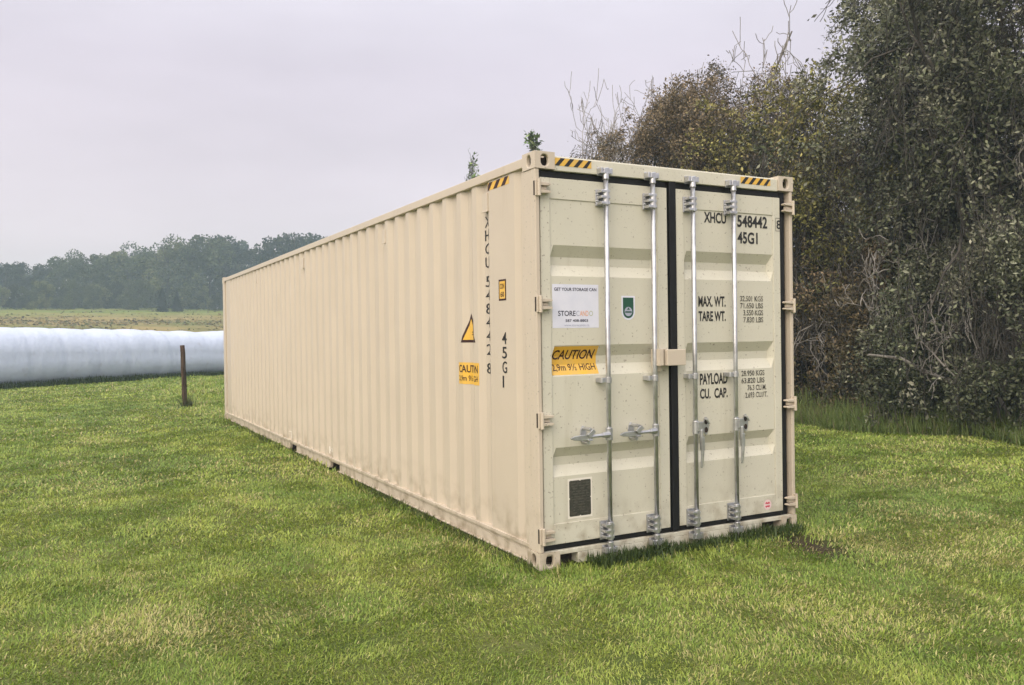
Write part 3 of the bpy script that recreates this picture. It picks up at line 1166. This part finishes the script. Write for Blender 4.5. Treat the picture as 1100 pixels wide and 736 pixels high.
d_ = Decal().poly(stadium(.772, 0, .060, 1.905, 1.728), 0, 0).poly(stadium(.772, 0, .047, 1.892, 1.741), 1, 1)
d_.poly(disc(.772, 1.790, .034), 2, 2).poly([(.758, 1.803), (.786, 1.803), (.772, 1.821)], 1, 3).rect(.743, .801, 1.781, 1.792, 1, 3)
on_door(d_, 'sticker', [M_white, M_green, M_greyblue], 0, 'dark green badge sticker with rounded bottom and pale disc')
# round red and white sticker
d_ = Decal().poly(disc(2.119, .232, .042), 0, 0)
for s in (-1, 1):
    d_.poly([(2.092, .232 + s * .010), (2.104, .232 + s * .024), (2.119, .232 + s * .016), (2.134, .232 + s * .024), (2.146, .232 + s * .008), (2.119, .232 + s * .006)], 1, 1)
on_door(d_, 'sticker', [M_pink, M_red], 1, 'small round pale sticker with red marks')
# engraved data plate
d_ = Decal()
u0, u1, v0, v1 = .243, .424, .345, .598
um, vm, nt_ = (u0 + u1) / 2, (v0 + v1) / 2, .007
d_.rect(u0 - .012, u1 + .012, v0 - .014, v1 + .014, 1, 0)
d_.poly([(u0 + nt_, v0), (um - nt_, v0), (um, v0 + nt_), (um + nt_, v0), (u1 - nt_, v0), (u1, v0 + nt_), (u1, vm - nt_), (u1 - nt_, vm), (u1, vm + nt_),
         (u1, v1 - nt_), (u1 - nt_, v1), (um + nt_, v1), (um, v1 - nt_), (um - nt_, v1), (u0 + nt_, v1), (u0, v1 - nt_), (u0, vm + nt_), (u0 + nt_, vm), (u0, vm - nt_), (u0, v0 + nt_)], 0, 1)
r_ = random.Random(3)
v = v1 - .022
while v > v0 + .016:
    u = u0 + .014 + r_.random() * .02
    while u < u1 - .03:
        w_ = r_.uniform(.012, .045)
        d_.rect(u, min(u + w_, u1 - .012), v, v + .004, 2, 2)
        u += w_ + r_.uniform(.006, .03)
    v -= .019
on_door(d_, 'data_plate', [M_plate, M_mark, M_plateline], 0)

# hazard stripes on the header and side
def stripes(d, u0, u1, v0, v1, n, sl):
    d.rect(u0, u1, v0, v1, 0, 0)
    p = (u1 - u0) / n
    for k in range(n):
        a = u0 + p * (k + .02)
        q = [(a, v0), (a + p * .46, v0), (a + p * .46 + sl, v1), (a + sl, v1)]
        q = [(min(max(x, u0), u1), z) for x, z in q]
        d.poly(q, 1, 1)
    return d


def on_header(dec):
    return dec.build('hazard_stripe', [M_yellow, M_black], hdr, [], [], lambda u, v, q: (u, .004 - q, v))


on_header(stripes(Decal(), .160, .468, 2.808, 2.862, 4, .050))
on_header(stripes(Decal(), 1.880, 2.200, 2.808, 2.862, 4, .050))
on_side(stripes(Decal(), -.790, -.405, 2.738, 2.796, 3, .060), 'hazard_stripe', [M_yellow, M_brown])

# side lettering, one character under another
d_ = Decal()
z = 2.555
for ch in 'XHCU 548442 8':
    if ch != ' ':
        d_.text(ch, -.872, -.752, z - .084, z, 0, 1, bold=.0)
        z -= .1055
    else:
        z -= .042
on_side(d_, 'stencil_lettering', [M_black])
d_ = Decal()
z = 1.652
for ch in '45G1':
    d_.text(ch, -.548, -.474 if ch != '1' else -.525, z - .088, z, 0, 1, bold=.01)
    z -= .108
on_side(d_, 'stencil_lettering', [M_black])
# yellow triangle
d_ = Decal().poly([(-1.290, 1.575), (-1.010, 1.575), (-1.145, 1.812)], 1, 0)
d_.poly([(-1.252, 1.597), (-1.048, 1.597), (-1.146, 1.768)], 0, 1)
d_.rect(-1.13, -1.06, 1.655, 1.663, 1, 2).rect(-1.13, -1.055, 1.635, 1.643, 1, 2)
on_side(d_, 'sticker', [M_yellow, M_brown], 'yellow warning triangle on the side wall')
d_ = Decal().rect(-1.345, -.955, 1.235, 1.412, 0, 0)
d_.text('CAUTION', -1.325, -.975, 1.330, 1.392, 1, 1, bold=.02)
d_.text('2,9m 9½ HIGH', -1.325, -.975, 1.255, 1.306, 1, 1, bold=.012)
on_side(d_, 'sticker', [M_yellow, M_brown], 'yellow CAUTION sticker folded over the side corrugations')
d_ = Decal().rect(-.592, -.474, 1.888, 2.046, 1, 0).rect(-.578, -.488, 1.902, 2.032, 0, 1)
d_.text('CON', -.566, -.500, 1.975, 2.015, 1, 2, bold=.02).text('60', -.562, -.505, 1.915, 1.955, 1, 2, bold=.02)
on_side(d_, 'sticker', [M_yellow, M_brown], 'small yellow square sticker with dark border near the door post')
# pale stencils over the fork pockets
for t, ua, ub in (('HP', -5.33, -5.10), ('TL', -7.42, -7.18)):
    Decal().text(t, ua, ub, .185, .275, 0, 1).build('stencil_lettering', [M_mark], box, [-q for q in PY if 4.9 < q < 7.6], [], lambda u, v, q: (side_x(-u) - q, -u, v))

# vents under the top rail
for yv in (.80, 3.13, 6.435, 9.6):
    b = MB()
    xx = side_x(yv)
    b.box(XO - .006, XI + .004, yv - .045, yv + .045, 2.585, 2.725)
    b.box(XO - .012, XO - .0062, yv - .052, yv + .052, 2.578, 2.590)
    b.box(XI - .004, XI + .003, yv - .03, yv + .03, 2.572, 2.5775, 1)
    b.build('air_vent', [M_side, M_inside], box, bevel=.003)

# ------------------------------------------------------------------ fence post
M_wood = base_mat('weathered_post_wood', (0.05, 0.035, 0.025), 0.9, 0, 0.2)
set_col(M_wood, noise_col(M_wood, (0.030, 0.020, 0.015), (0.115, 0.075, 0.05), 14, 0.35, 0.7, 6, stretch=(1, 1, .12)))
bump(M_wood, 20, .6, .02, 5, (1, 1, .15))
post = empty('fence_post', (-0.29, 16.91, 0), 'weathered dark wooden post standing alone in front of the white tube', 'post')
b = MB()
path = [(0.005 * math.sin(k * 2.1) - .040 * k / 8, .004 * math.cos(k * 1.7), -.1 + k * 1.61 / 8) for k in range(9)]
b.tube(path, [.062, .060, .061, .058, .058, .057, .056, .056, .053], 14)
b.build('shaft', M_wood, post, smooth=True)

# ------------------------------------------------------------------ white silage tube
M_plastic = base_mat('white_silage_plastic', (0.66, 0.69, 0.78), 0.38, 0, 0.5)
s_ = noise_col(M_plastic, (0.52, 0.58, 0.71), (0.47, 0.53, 0.65), 0.9, .35, .7, 6)
s_ = noise_col(M_plastic, None, (0.36, 0.38, 0.43), 2.6, .60, .85, 9, s_, stretch=(1, 1, .8))
set_col(M_plastic, s_)
bump(M_plastic, 3.5, .55, .08, 8, (1, 1, .35))


def build_tube():
    s0, s1, ds, nr = -16.0, 30.0, 0.10, 56
    S = np.arange(s0, s1, ds)
    ang = np.linspace(0, 2 * np.pi, nr, endpoint=False)
    V = []
    for s in S:
        k = (s - 1.2) / 1.42
        fr = k - math.floor(k)
        ring = 0.022 * (1 - (2 * fr - 1) ** 2) - .014 - .015 * math.exp(-(min(fr, 1 - fr) / .05) ** 2) * (.3 + .7 * float(hash2(round(k), 3.0, 1)))
        hgt = 1.06 + .03 * math.sin(s * .35 + 1) + .02 * (vnoise(s * .8, 1.3, 2) - .5) * 2
        wid = 1.20 + .03 * math.sin(s * .4)
        endf = min(1, math.sqrt(max(0.0, 1 - max(0, (s0 + .8 - s) / .8, (s - s1 + .8) / .8) ** 2)) + .02)
        step = 0.035 * min(1, max(0, (s - 7.4) / .12)) if s < 8.4 else 0.035 * max(0, 1 - (s - 8.4) / 4)
        for a in ang:
            ca, sa = math.cos(a), math.sin(a)
            lump = .016 * (float(vnoise(s * 1.1 + 5, a * 2.2, 6)) - .5) + .014 * (float(vnoise(s * 4.0, a * 1.1, 7)) - .5)
            rr = 1 + ring + lump - step
            low_ = sa < 0
            ce = math.copysign(abs(ca) ** (.62 if low_ else .85), ca)
            o = wid + ce * wid * rr * endf
            z = hgt + sa * hgt * rr * endf
            if ca < 0:
                o += .20 * max(0.0, min(1.0, z / hgt)) ** 1.2 - .05
            if z < .35:
                z = max(z, -.02) * .9
            p = T_A + s * T_D + (o - .12) * T_N
            V.append((p[0], p[1], z))
    n = len(S)
    F = [(i * nr + k, (i + 1) * nr + k, (i + 1) * nr + (k + 1) % nr, i * nr + (k + 1) % nr) for i in range(n - 1) for k in range(nr)]
    F += [tuple(range(nr)), tuple(range((n - 1) * nr + nr - 1, (n - 1) * nr - 1, -1))]
    o = MB().add(V, F).build('silage_tube', M_plastic, smooth=True)
    tag(o, 'long white plastic wrapped silage bale tube lying across the edge of the lawn', 'silage bag')


build_tube()


# ------------------------------------------------------------------ trees
M_bark = base_mat('grey_bark', (0.12, 0.11, 0.095), 0.9, 0, .2)
set_col(M_bark, noise_col(M_bark, (0.035, 0.031, 0.026), (0.12, 0.110, 0.095), 6, .35, .7, 6, stretch=(1, 1, .3)))
M_twig = base_mat('dead_twig_bark', (0.24, 0.225, 0.205), 0.9, 0, .2)
set_col(M_twig, noise_col(M_twig, (0.15, 0.138, 0.122), (0.34, 0.32, 0.29), 3))


def perp(d, rng):
    a = rng.normal(size=3)
    a -= d * a.dot(d)
    return a / (np.linalg.norm(a) + 1e-9)


def grow(rng, stems, height, spread, levels, lens, counts, up=.25, crook=.25, low=.12, angle=(.5, 1.0)):
    """branching skeleton: list of (level, points, radii), list of twig (points)"""
    out = []

    def branch(p, d, length, r, lev):
        nseg = (7, 6, 5, 4)[min(lev, 3)]
        pts, rad = [p.copy()], [r]
        for k in range(nseg):
            d = d + rng.normal(size=3) * crook * (.7 if lev == 0 else 1)
            d[2] += up * (.5 if lev else .3) * .4
            d /= np.linalg.norm(d)
            p = p + d * length / nseg
            pts.append(p.copy())
            rad.append(max(r * (1 - .8 * (k + 1) / nseg), .003))
        out.append((lev, np.array(pts), np.array(rad)))
        if lev + 1 >= levels:
            return
        for c in range(counts[lev]):
            t = rng.uniform(low if lev == 0 else .2, 1.0)
            f = t * nseg
            i = min(int(f), nseg - 1)
            q = pts[i] + (pts[i + 1] - pts[i]) * (f - i)
            dd = (pts[i + 1] - pts[i])
            dd /= np.linalg.norm(dd)
            an = rng.uniform(*angle)
            nd = dd * math.cos(an) + perp(dd, rng) * math.sin(an)
            branch(q, nd, lens[lev + 1] * height * rng.uniform(.6, 1.2) * (1.15 - .45 * t), rad[i] * .55, lev + 1)

    for s in range(stems):
        az = 2 * math.pi * (s + rng.uniform(-.3, .3)) / max(stems, 1)
        tilt = rng.uniform(.35, 1.0) * spread if stems > 1 else rng.uniform(0, .1)
        d = np.array([math.cos(az) * math.sin(tilt), math.sin(az) * math.sin(tilt), math.cos(tilt)])
        p = np.array([math.cos(az) * .18, math.sin(az) * .18, -.1]) if stems > 1 else np.array([0, 0, -.1])
        branch(p, d, lens[0] * height * rng.uniform(.8, 1.05), .012 * height * rng.uniform(.7, 1.1), 0)
    return out


def sticks(branches, sel, nlow=4, rmin=0.0):
    V, L, S, off = [], [], [], 0
    for lev, P, R in branches:
        if not sel(lev):
            continue
        n = 7 if lev == 0 else (5 if lev == 1 else 3)
        d = P[-1] - P[0]
        d = d / (np.linalg.norm(d) + 1e-9)
        a = np.cross(d, (0.3, .9, .2)); a /= np.linalg.norm(a)
        b_ = np.cross(d, a)
        t = np.arange(n) * 2 * np.pi / n
        ring = np.cos(t)[:, None] * a + np.sin(t)[:, None] * b_
        R = np.maximum(R, rmin)
        vv = (P[:, None] + ring[None] * R[:, None, None]).reshape(-1, 3)
        k = len(P)
        i = np.arange((k - 1) * n)
        j = (i // n) * n + (i % n + 1) % n
        L.append((np.stack([i, j, j + n, i + n], -1) + off).ravel())
        S.append(np.full((k - 1) * n, 4))
        V.append(vv)
        off += len(vv)
    return np.concatenate(V), np.concatenate(L), np.concatenate(S)


def leaves_on(branches, lev_min, per, size, spread, rng, palette, weights, keep=None):
    pos, dr = [], []
    for lev, P, R in branches:
        if lev < lev_min:
            continue
        m = rng.poisson(per)
        t = rng.uniform(.15, 1.05, m) * (len(P) - 1)
        i = np.minimum(t.astype(int), len(P) - 2)
        q = P[i] + (P[i + 1] - P[i]) * (t - i)[:, None]
        pos.append(q + rng.normal(0, spread, (m, 3)))
        dr.append(np.repeat((P[-1] - P[0])[None], m, 0))
    pos, dr = np.concatenate(pos), np.concatenate(dr)
    if keep is not None:
        k = keep(pos)
        pos, dr = pos[k], dr[k]
    n = len(pos)
    dr = dr / (np.linalg.norm(dr, axis=1)[:, None] + 1e-9)
    ax = dr * .5 + rng.normal(0, .8, (n, 3))
    ax /= np.linalg.norm(ax, axis=1)[:, None]
    sd = np.cross(ax, rng.normal(size=(n, 3)))
    sd /= np.linalg.norm(sd, axis=1)[:, None] + 1e-9
    nm = np.cross(ax, sd)
    ln = size * rng.uniform(.6, 1.4, n)[:, None]
    wd = ln * .24
    V = np.stack([pos, pos + ax * ln * .5 + sd * wd + nm * wd * .3, pos + ax * ln, pos + ax * ln * .5 - sd * wd + nm * wd * .3], 1).reshape(-1, 3)
    b_ = np.arange(n)[:, None] * 4
    L = (b_ + np.array([0, 1, 2, 3])).ravel()
    S = np.full(n, 4)
    pal = np.array(palette)
    # clumps of one colour plus per-leaf variation that paints in pale highlights and dark gaps
    w = np.cumsum(np.array(weights) / np.sum(weights))
    clump = (vnoise(pos[:, 0] * 1.1 + pos[:, 2] * .7, pos[:, 1] * 1.1 + pos[:, 2] * .9, 77) - .5) * .8
    u = np.clip(rng.random(n) * .55 + .225 + clump, 0, .999)
    idx = np.searchsorted(w, u)
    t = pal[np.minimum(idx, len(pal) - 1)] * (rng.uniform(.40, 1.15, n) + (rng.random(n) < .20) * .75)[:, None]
    return V, L, S, np.repeat(t, 4, 0)


GREY_GREEN = [(0.064, 0.076, 0.040), (0.122, 0.134, 0.078), (0.200, 0.206, 0.142), (0.285, 0.278, 0.205)]
OLIVE = [(0.084, 0.092, 0.030), (0.180, 0.178, 0.055), (0.270, 0.247, 0.085), (0.252, 0.196, 0.090)]
BROWNISH = [(0.096, 0.083, 0.044), (0.168, 0.132, 0.071), (0.222, 0.167, 0.100), (0.276, 0.224, 0.152)]
HEDGE_SHADE = [(0.014, 0.017, 0.009), (0.022, 0.026, 0.013), (0.036, 0.036, 0.022), (0.048, 0.044, 0.028)]  # leaf tones darkened to paint in the shade of the hedge gaps


def clump_keep(q, seed, thr):
    a = vnoise(q[:, 0] * 1.9 + q[:, 2] * .6, q[:, 1] * 1.9 - q[:, 2] * .5, seed)
    b = vnoise(q[:, 0] * 1.7 - q[:, 1] * .4, q[:, 2] * 2.1 + q[:, 1] * .3, seed + 3)
    return (a + b) * .5 > thr


def willow(loc, h, seed, label, pal, wts=(1, 1, 1, .6), stems=6, per=9, size=.078, spread=.75, dead=0, counts=(13, 9, 6), low=.10, leaf_keep=None, group='willow trees of the hedge behind the container', name='willow_tree', crook=.30, rad=3.2, clump=.45, angle=(.65, 1.40)):
    rng = np.random.default_rng(seed)
    root = empty(name, loc, label, 'tree', group)
    br = grow(rng, stems, h, spread, 4, (.66, .48, .19, .080), counts, .07, crook, low, angle)

    def fit(bs, hh):
        A = np.concatenate([p for _, p, _ in bs])
        kz, kr = hh / np.percentile(A[:, 2], 99.0), rad / np.percentile(np.hypot(A[:, 0], A[:, 1]), 94)
        for _, p, _ in bs:
            p[:, 2] *= kz
            p[:, :2] *= kr
    fit(br, h)
    if per and dead != 2:                            # rounded crown: sprouts bend over under a dome
        for _, p, _ in br:
            ro = np.hypot(p[:, 0], p[:, 1])
            lim = h * np.sqrt(np.maximum(.20, 1 - (ro / (1.45 * rad)) ** 2))
            zz = np.maximum(p[:, 2], 0)
            p[:, 2] = np.where(p[:, 2] > 0, lim * (1 - np.exp(-zz / lim * 1.6)) / (1 - math.exp(-1.6)), p[:, 2])
    V, L, S = sticks(br, lambda l: l <= 1)
    np_mesh('trunk', V, L, S, M_bark, parent=root, smooth=True)
    V, L, S = sticks(br, lambda l: l >= 2, rmin=.0055 if per else .0085)
    np_mesh('twigs', V, L, S, M_bark if per else M_twig, parent=root)
    if per:
        V, L, S, T = leaves_on(br, 2, per, size, .07, rng, pal, wts, lambda q: clump_keep(q, seed, clump))
        np_mesh('crown', V, L, S, M_leaf, T, root)
    if dead:
        bd = grow(rng, 3 if dead == 1 else 3, h, spread * .8, 4, (.9, .36, .17, .08), (8, 6, 4) if dead == 1 else (6, 4, 3), .16, .38, .30, (.5, 1.1))
        if dead == 3:
            bd = grow(rng, 5, h, 1.05, 4, (.62, .36, .18, .08), (5, 4, 3), .05, .30, .30, (.5, 1.2))
        rad = rad * (.80 if dead == 3 else 1)
        fit(bd, h * (1.08 if dead == 1 else (.58 if dead == 3 else .95)))
        if dead == 3:                                # nothing pokes out over the mown grass
            bd = [q for q in bd if q[0] == 0 or (q[1][:, 2].min() > .9 and q[1][:, 0].min() + loc[0] > 8.9)]
        V, L, S = sticks(bd, lambda l: True, rmin=.0065 if dead == 3 else .0085)
        np_mesh('dead_branches', V, L, S, M_twig, parent=root)
    return root


willow((11.6, 3.2, 0), 9.8, 1, 'tallest grey green willow at the right end of the hedge', GREY_GREEN, stems=5, per=22, rad=3.6, spread=.9, dead=3, clump=.43)
willow((11.9, 5.0, 0), 8.8, 2, 'tall grey green willow whose leafy sprays stand out left of the tallest willow', GREY_GREEN, (1, 1.2, 1, .5), stems=5, per=22, rad=2.6, spread=.8, dead=3, clump=.43)
willow((11.2, 7.9, 0), 7.3, 3, 'yellowish green willow just behind the right corner of the container', OLIVE, (.7, 1, 1.2, .6), stems=5, per=20, rad=3.0, spread=.9, dead=3)
willow((11.6, 10.8, 0), 7.9, 4, 'brownish willow with bare grey tops seen over the container doors', BROWNISH, stems=7, per=22, size=.066, dead=1, rad=3.2, clump=.38)
willow((12.0, 13.9, 0), 7.7, 5, 'thin leaved brown willow left of the bare topped willow over the container roof', BROWNISH, (1, 1, .8, .6), stems=7, per=20, size=.066, dead=1, rad=3.2, clump=.40)
willow((12.9, 17.0, 0), 8.7, 6, 'bare leafless tree rising above the container roof at the left end of the hedge', BROWNISH, stems=6, per=0, counts=(12, 7, 5), name='bare_tree', rad=2.7, crook=.36, spread=.9)
willow((12.2, .4, 0), 9.2, 7, 'dark willow beyond the right edge of the hedge', GREY_GREEN, stems=6, per=8)
# second row closing the gaps, shade painted into its leaf colours
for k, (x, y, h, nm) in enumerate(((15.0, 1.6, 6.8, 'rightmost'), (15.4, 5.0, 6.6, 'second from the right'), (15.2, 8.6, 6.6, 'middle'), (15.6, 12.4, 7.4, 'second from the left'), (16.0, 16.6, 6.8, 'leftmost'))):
    willow((x, y, 0), h, 20 + k, 'willow with painted-in shade in the back row of the hedge, ' + nm + ' of the row', HEDGE_SHADE, stems=6, per=11, size=.11, counts=(10, 7, 6), rad=2.9)
# shrubs at the front foot of the hedge
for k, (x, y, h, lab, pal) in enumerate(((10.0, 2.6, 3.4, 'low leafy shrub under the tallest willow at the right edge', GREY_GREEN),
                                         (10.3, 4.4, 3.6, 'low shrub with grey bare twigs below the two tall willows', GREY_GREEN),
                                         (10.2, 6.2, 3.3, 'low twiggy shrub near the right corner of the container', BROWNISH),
                                         (10.2, 8.2, 3.2, 'low shade-painted shrub half hidden by the container', HEDGE_SHADE))):
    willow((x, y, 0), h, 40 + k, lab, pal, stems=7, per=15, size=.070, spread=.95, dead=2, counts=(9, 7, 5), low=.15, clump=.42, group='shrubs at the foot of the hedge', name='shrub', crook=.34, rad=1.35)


# young trees peeping over the container roof line
def slim_tree(loc, h, seed, label, per, w):
    rng = np.random.default_rng(seed)
    root = empty('poplar_tree', loc, label, 'tree')
    br = grow(rng, 1, h, .1, 3, (1.0, w, w * .45), (60, 5), .7, .03, .35, (.3, .6))
    ofs = br[0][1].copy()
    for _, P_, _r in br:                         # straighten and stretch the stem to its height
        cx_ = np.interp(P_[:, 2], ofs[:, 2], ofs[:, 0]); cy_ = np.interp(P_[:, 2], ofs[:, 2], ofs[:, 1])
        P_[:, 0] -= cx_; P_[:, 1] -= cy_
        P_[:, 2] *= h / ofs[-1, 2]
    V, L, S = sticks(br, lambda l: True, rmin=.006)
    np_mesh('trunk', V, L, S, M_bark, parent=root)
    V, L, S, T = leaves_on(br, 1, per, .16, .06, rng, [(0.10, .16, .05), (.15, .20, .075), (.17, .20, .10)], (1, 1, 1))
    np_mesh('crown', V, L, S, M_leaf, T, root)
    return root


def ray_at(px, py, yw):
    d = CF + CR * (px - 550) / 900.2962 - CU * (py - 368) / 900.2962
    return CAM + d * (yw - CAM[1]) / d[1]


p = ray_at(573, 137, 19.5)
slim_tree((p[0], p[1], 0), p[2] - .28, 61, 'slim green poplar tip showing above the front left corner of the container', 2.2, .06)
p = ray_at(507, 178, 24.0)
slim_tree((p[0], p[1], 0), p[2], 62, 'sparse treetop just showing above the roof edge of the container', 1.2, .11)


# ------------------------------------------------------------------ distant tree line
M_far = leaf_mat('far_leaf', 0.15, .7, .1)


def far_broadleaf(seed, h, wid, pal, base=.0, gaps=0.0, n=6500):
    rng = np.random.default_rng(seed)
    nb = 26
    c = np.stack([rng.normal(0, wid * .30, nb), rng.normal(0, wid * .30, nb), rng.uniform(base * h + .1 * h, h * .90, nb)], -1)
    c[:, :2] *= (1.15 - .75 * np.clip((c[:, 2] / h - .45) / .55, 0, 1))[:, None]
    r = wid * rng.uniform(.10, .25, nb) * (1 - gaps)
    k = rng.integers(0, nb, n)
    v = rng.normal(size=(n, 3))
    v /= np.linalg.norm(v, axis=1)[:, None]
    pos = c[k] + v * (r[k] * rng.uniform(.45, 1.08, n) ** .6)[:, None] * np.array([1, 1, 1.15])
    pos = pos[pos[:, 2] > base * h * .6]
    n = len(pos)
    a = rng.normal(size=(n, 3)); a /= np.linalg.norm(a, axis=1)[:, None]
    b_ = np.cross(a, rng.normal(size=(n, 3))); b_ /= np.linalg.norm(b_, axis=1)[:, None]
    sz = rng.uniform(.12, .30, n)[:, None] * (h / 12)
    V = np.stack([pos - a * sz, pos + b_ * sz * .6, pos + a * sz, pos - b_ * sz * .6], 1).reshape(-1, 3)
    L = np.arange(n * 4)
    t = np.array(pal)[rng.integers(0, len(pal), n)] * rng.uniform(.7, 1.3, n)[:, None] * (.8 + .45 * rng.random(nb)[k[:n]])[:, None]
    tr = MB()
    pts = [(.12 * math.sin(q * 1.3 + seed), .12 * math.cos(q * 1.9 + seed), -.3 + q * h * .9 / 7) for q in range(8)]
    tr.tube(pts, [h * .016 * (1 - .11 * q) for q in range(8)], 7)
    for q in range(9):
        z = h * rng.uniform(.25, .75)
        az = rng.uniform(0, 6.28)
        e = wid * rng.uniform(.2, .42)
        tr.tube([(0, 0, z), (math.cos(az) * e * .6, math.sin(az) * e * .6, z + e * .6), (math.cos(az) * e, math.sin(az) * e, z + e * 1.3)], [h * .007, h * .005, h * .002], 4)
    return tr, (V, L, np.full(n, 4), np.repeat(t, 4, 0))


def far_spruce(seed, h):
    rng = np.random.default_rng(seed)
    n = 2200
    z = h * (1 - np.sqrt(rng.random(n))) * .97 + .15
    tier = 1 - .35 * ((z * 2.2) % 1)
    rr = (h - z) * .26 * tier * np.sqrt(rng.uniform(.15, 1, n)) + .03
    az = rng.uniform(0, 6.28, n)
    pos = np.stack([np.cos(az) * rr, np.sin(az) * rr, z], -1)
    a = np.stack([np.cos(az), np.sin(az), np.full(n, -.45)], -1)
    b_ = np.stack([-np.sin(az), np.cos(az), rng.normal(0, .3, n)], -1)
    sz = rng.uniform(.10, .28, n)[:, None] * h / 5
    V = np.stack([pos - a * sz, pos + b_ * sz * .4, pos + a * sz, pos - b_ * sz * .4], 1).reshape(-1, 3)
    t = np.array([(0.010, .020, .011), (.018, .030, .017)])[rng.integers(0, 2, n)]
    tr = MB().tube([(0, 0, -.2), (0, 0, h * .95)], [h * .018, .01], 6)
    return tr, (V, np.arange(n * 4), np.full(n, 4), np.repeat(t, 4, 0))


FG = [(0.045, 0.062, 0.030), (0.065, 0.085, 0.040), (0.090, 0.105, 0.050)]
FY = [(0.100, 0.125, 0.050), (0.135, 0.155, 0.062), (0.160, 0.165, 0.075)]
FD = [(0.022, 0.034, 0.020), (0.034, 0.046, 0.028), (0.048, 0.056, 0.034)]


def proto(name, gen, cat):
    tr, (V, L, S, T) = gen
    root = empty(name, (0, 0, 0), name, cat)
    tr.build('trunk', M_bark, root, smooth=True)
    np_mesh('crown', V, L, S, M_far, T, root)
    return root


protos = {
    'a': proto('broadleaf_tree', far_broadleaf(101, 12, 7.2, FG), 'tree'),
    'b': proto('broadleaf_tree', far_broadleaf(102, 12, 6.0, FY, .0), 'tree'),
    'c': proto('broadleaf_tree', far_broadleaf(103, 12, 7.8, FG, .0), 'tree'),
    'd': proto('broadleaf_tree', far_broadleaf(104, 12, 5.2, FD, .30, .12, 2600), 'tree'),
    'e': proto('broadleaf_tree', far_broadleaf(105, 12, 6.6, FD, .0), 'tree'),
    's': proto('spruce_tree', far_spruce(106, 12), 'tree'),
}
HT = {'a': 12, 'b': 12, 'c': 12, 'd': 12, 'e': 12, 's': 12}
used = set()


def plant(kind, px, top, yw, label, group, turn):
    """tree whose trunk stands on the ray of pixel column px at depth yw, its top reaching the photo's skyline"""
    P = ray_at(px, top, yw)
    z0 = float(zt(yw))
    h = P[2] - z0
    src = protos[kind]
    o = src if kind not in used else copy_tree(src)
    used.add(kind)
    o.location = (P[0], yw, z0 - .05)
    o.rotation_euler = (0, 0, turn)
    s = h / HT[kind]
    o.scale = (s * rnd.uniform(.92, 1.12), s * rnd.uniform(.92, 1.12), s)
    tag(o, label, 'tree', group)


# (kind, photo column, skyline row, depth)
front = [('d', -14, 283, 172, 'sparse dark tree at the left edge of the distant tree line'),
         ('d', 6, 280, 170, 'sparse dark tree with light showing between its trunks, beside the left edge tree'),
         ('d', 23, 279, 172, 'sparse tree before the dip near the left end of the distant line'),
         ('e', 47, 281, 168, 'dark rounded tree right after the dip at the left of the distant line'),
         ('a', 70, 275, 166, 'rounded green tree above the left part of the white tube'),
         ('c', 93, 271, 164, 'broad green tree above the middle of the white tube'),
         ('a', 116, 272, 162, 'round crowned tree just left of the pale green trees'),
         ('b', 137, 268, 160, 'pale green tree left of the taller pale green one'),
         ('c', 158, 262, 158, 'tall broad tree left of the two dark spruces'),
         ('b', 180, 259, 157, 'tall pale yellowish green tree behind the dark spruces'),
         ('c', 203, 257, 157, 'broad tall tree right of the dark spruces above the wooden post'),
         ('a', 224, 252, 156, 'tall tree left of the highest crown of the distant line'),
         ('e', 242, 249, 156, 'highest dark crown, directly over the far left corner of the container'),
         ('d', 259, 263, 160, 'lean sparse tree in the gap over the far end of the container'),
         ('e', 280, 262, 150, 'dark tree over the container roof, first right of the gap'),
         ('d', 297, 251, 148, 'dark tree over the container roof with a narrow crown'),
         ('e', 316, 246, 147, 'tall dark tree over the container roof in the right cluster'),
         ('e', 334, 247, 147, 'dark tree next to last over the container roof'),
         ('d', 351, 251, 146, 'last dark tree of the distant line before the container roof hides it'),
         ('e', 372, 262, 148, 'dark tree hidden behind the roof line at the right end of the distant line')]
for k, (kd, px, top, yw, lab) in enumerate(front):
    plant(kd, px, top, yw, lab, 'distant tree line', k * 1.37)
for k, px in enumerate(range(-34, 262, 14)):
    sky = np.interp(px, [0, 28, 60, 100, 150, 200, 245, 262], [287, 292, 284, 277, 270, 263, 259, 280])
    plant('aceb'[k % 4], px + rnd.uniform(-5, 5), sky + rnd.uniform(-5, 8), 182 + rnd.uniform(-4, 4), 'hazy grey green tree in the back row of the distant tree line', 'back row of the distant tree line', k * 2.1)
for k, px in enumerate(range(-30, 250, 14)):
    if 155 < px < 212:
        continue
    plant('cabe'[k % 4], px + rnd.uniform(-5, 5), rnd.uniform(298, 308), 150 + rnd.uniform(-2, 2), 'low bushy tree along the front foot of the distant tree line', 'low front trees of the distant tree line', k * 1.7)
plant('s', 174, 306, 141, 'taller dark spruce standing in front of the distant tree line', 'dark spruces', 0)
plant('s', 190, 309, 142, 'shorter dark spruce just right of the taller spruce', 'dark spruces', 2)

# ------------------------------------------------------------------ haze
M_haze = bpy.data.materials.new('haze_air')
M_haze.use_nodes = True
n_, l_ = nt(M_haze)
n_.clear()
out = n_.new('ShaderNodeOutputMaterial')
pv = n_.new('ShaderNodeVolumePrincipled')
pv.inputs['Color'].default_value = (0.66, 0.86, 1.0, 1)
pv.inputs['Density'].default_value = 0.0014
pv.inputs['Anisotropy'].default_value = 0.0
l_.new(pv.outputs[0], out.inputs['Volume'])
hz = MB().box(-305, 305, -65, 335, -1.2, 24).build('haze', M_haze)
tag(hz, 'thin pale haze hanging over the fields', 'haze', kind='stuff')
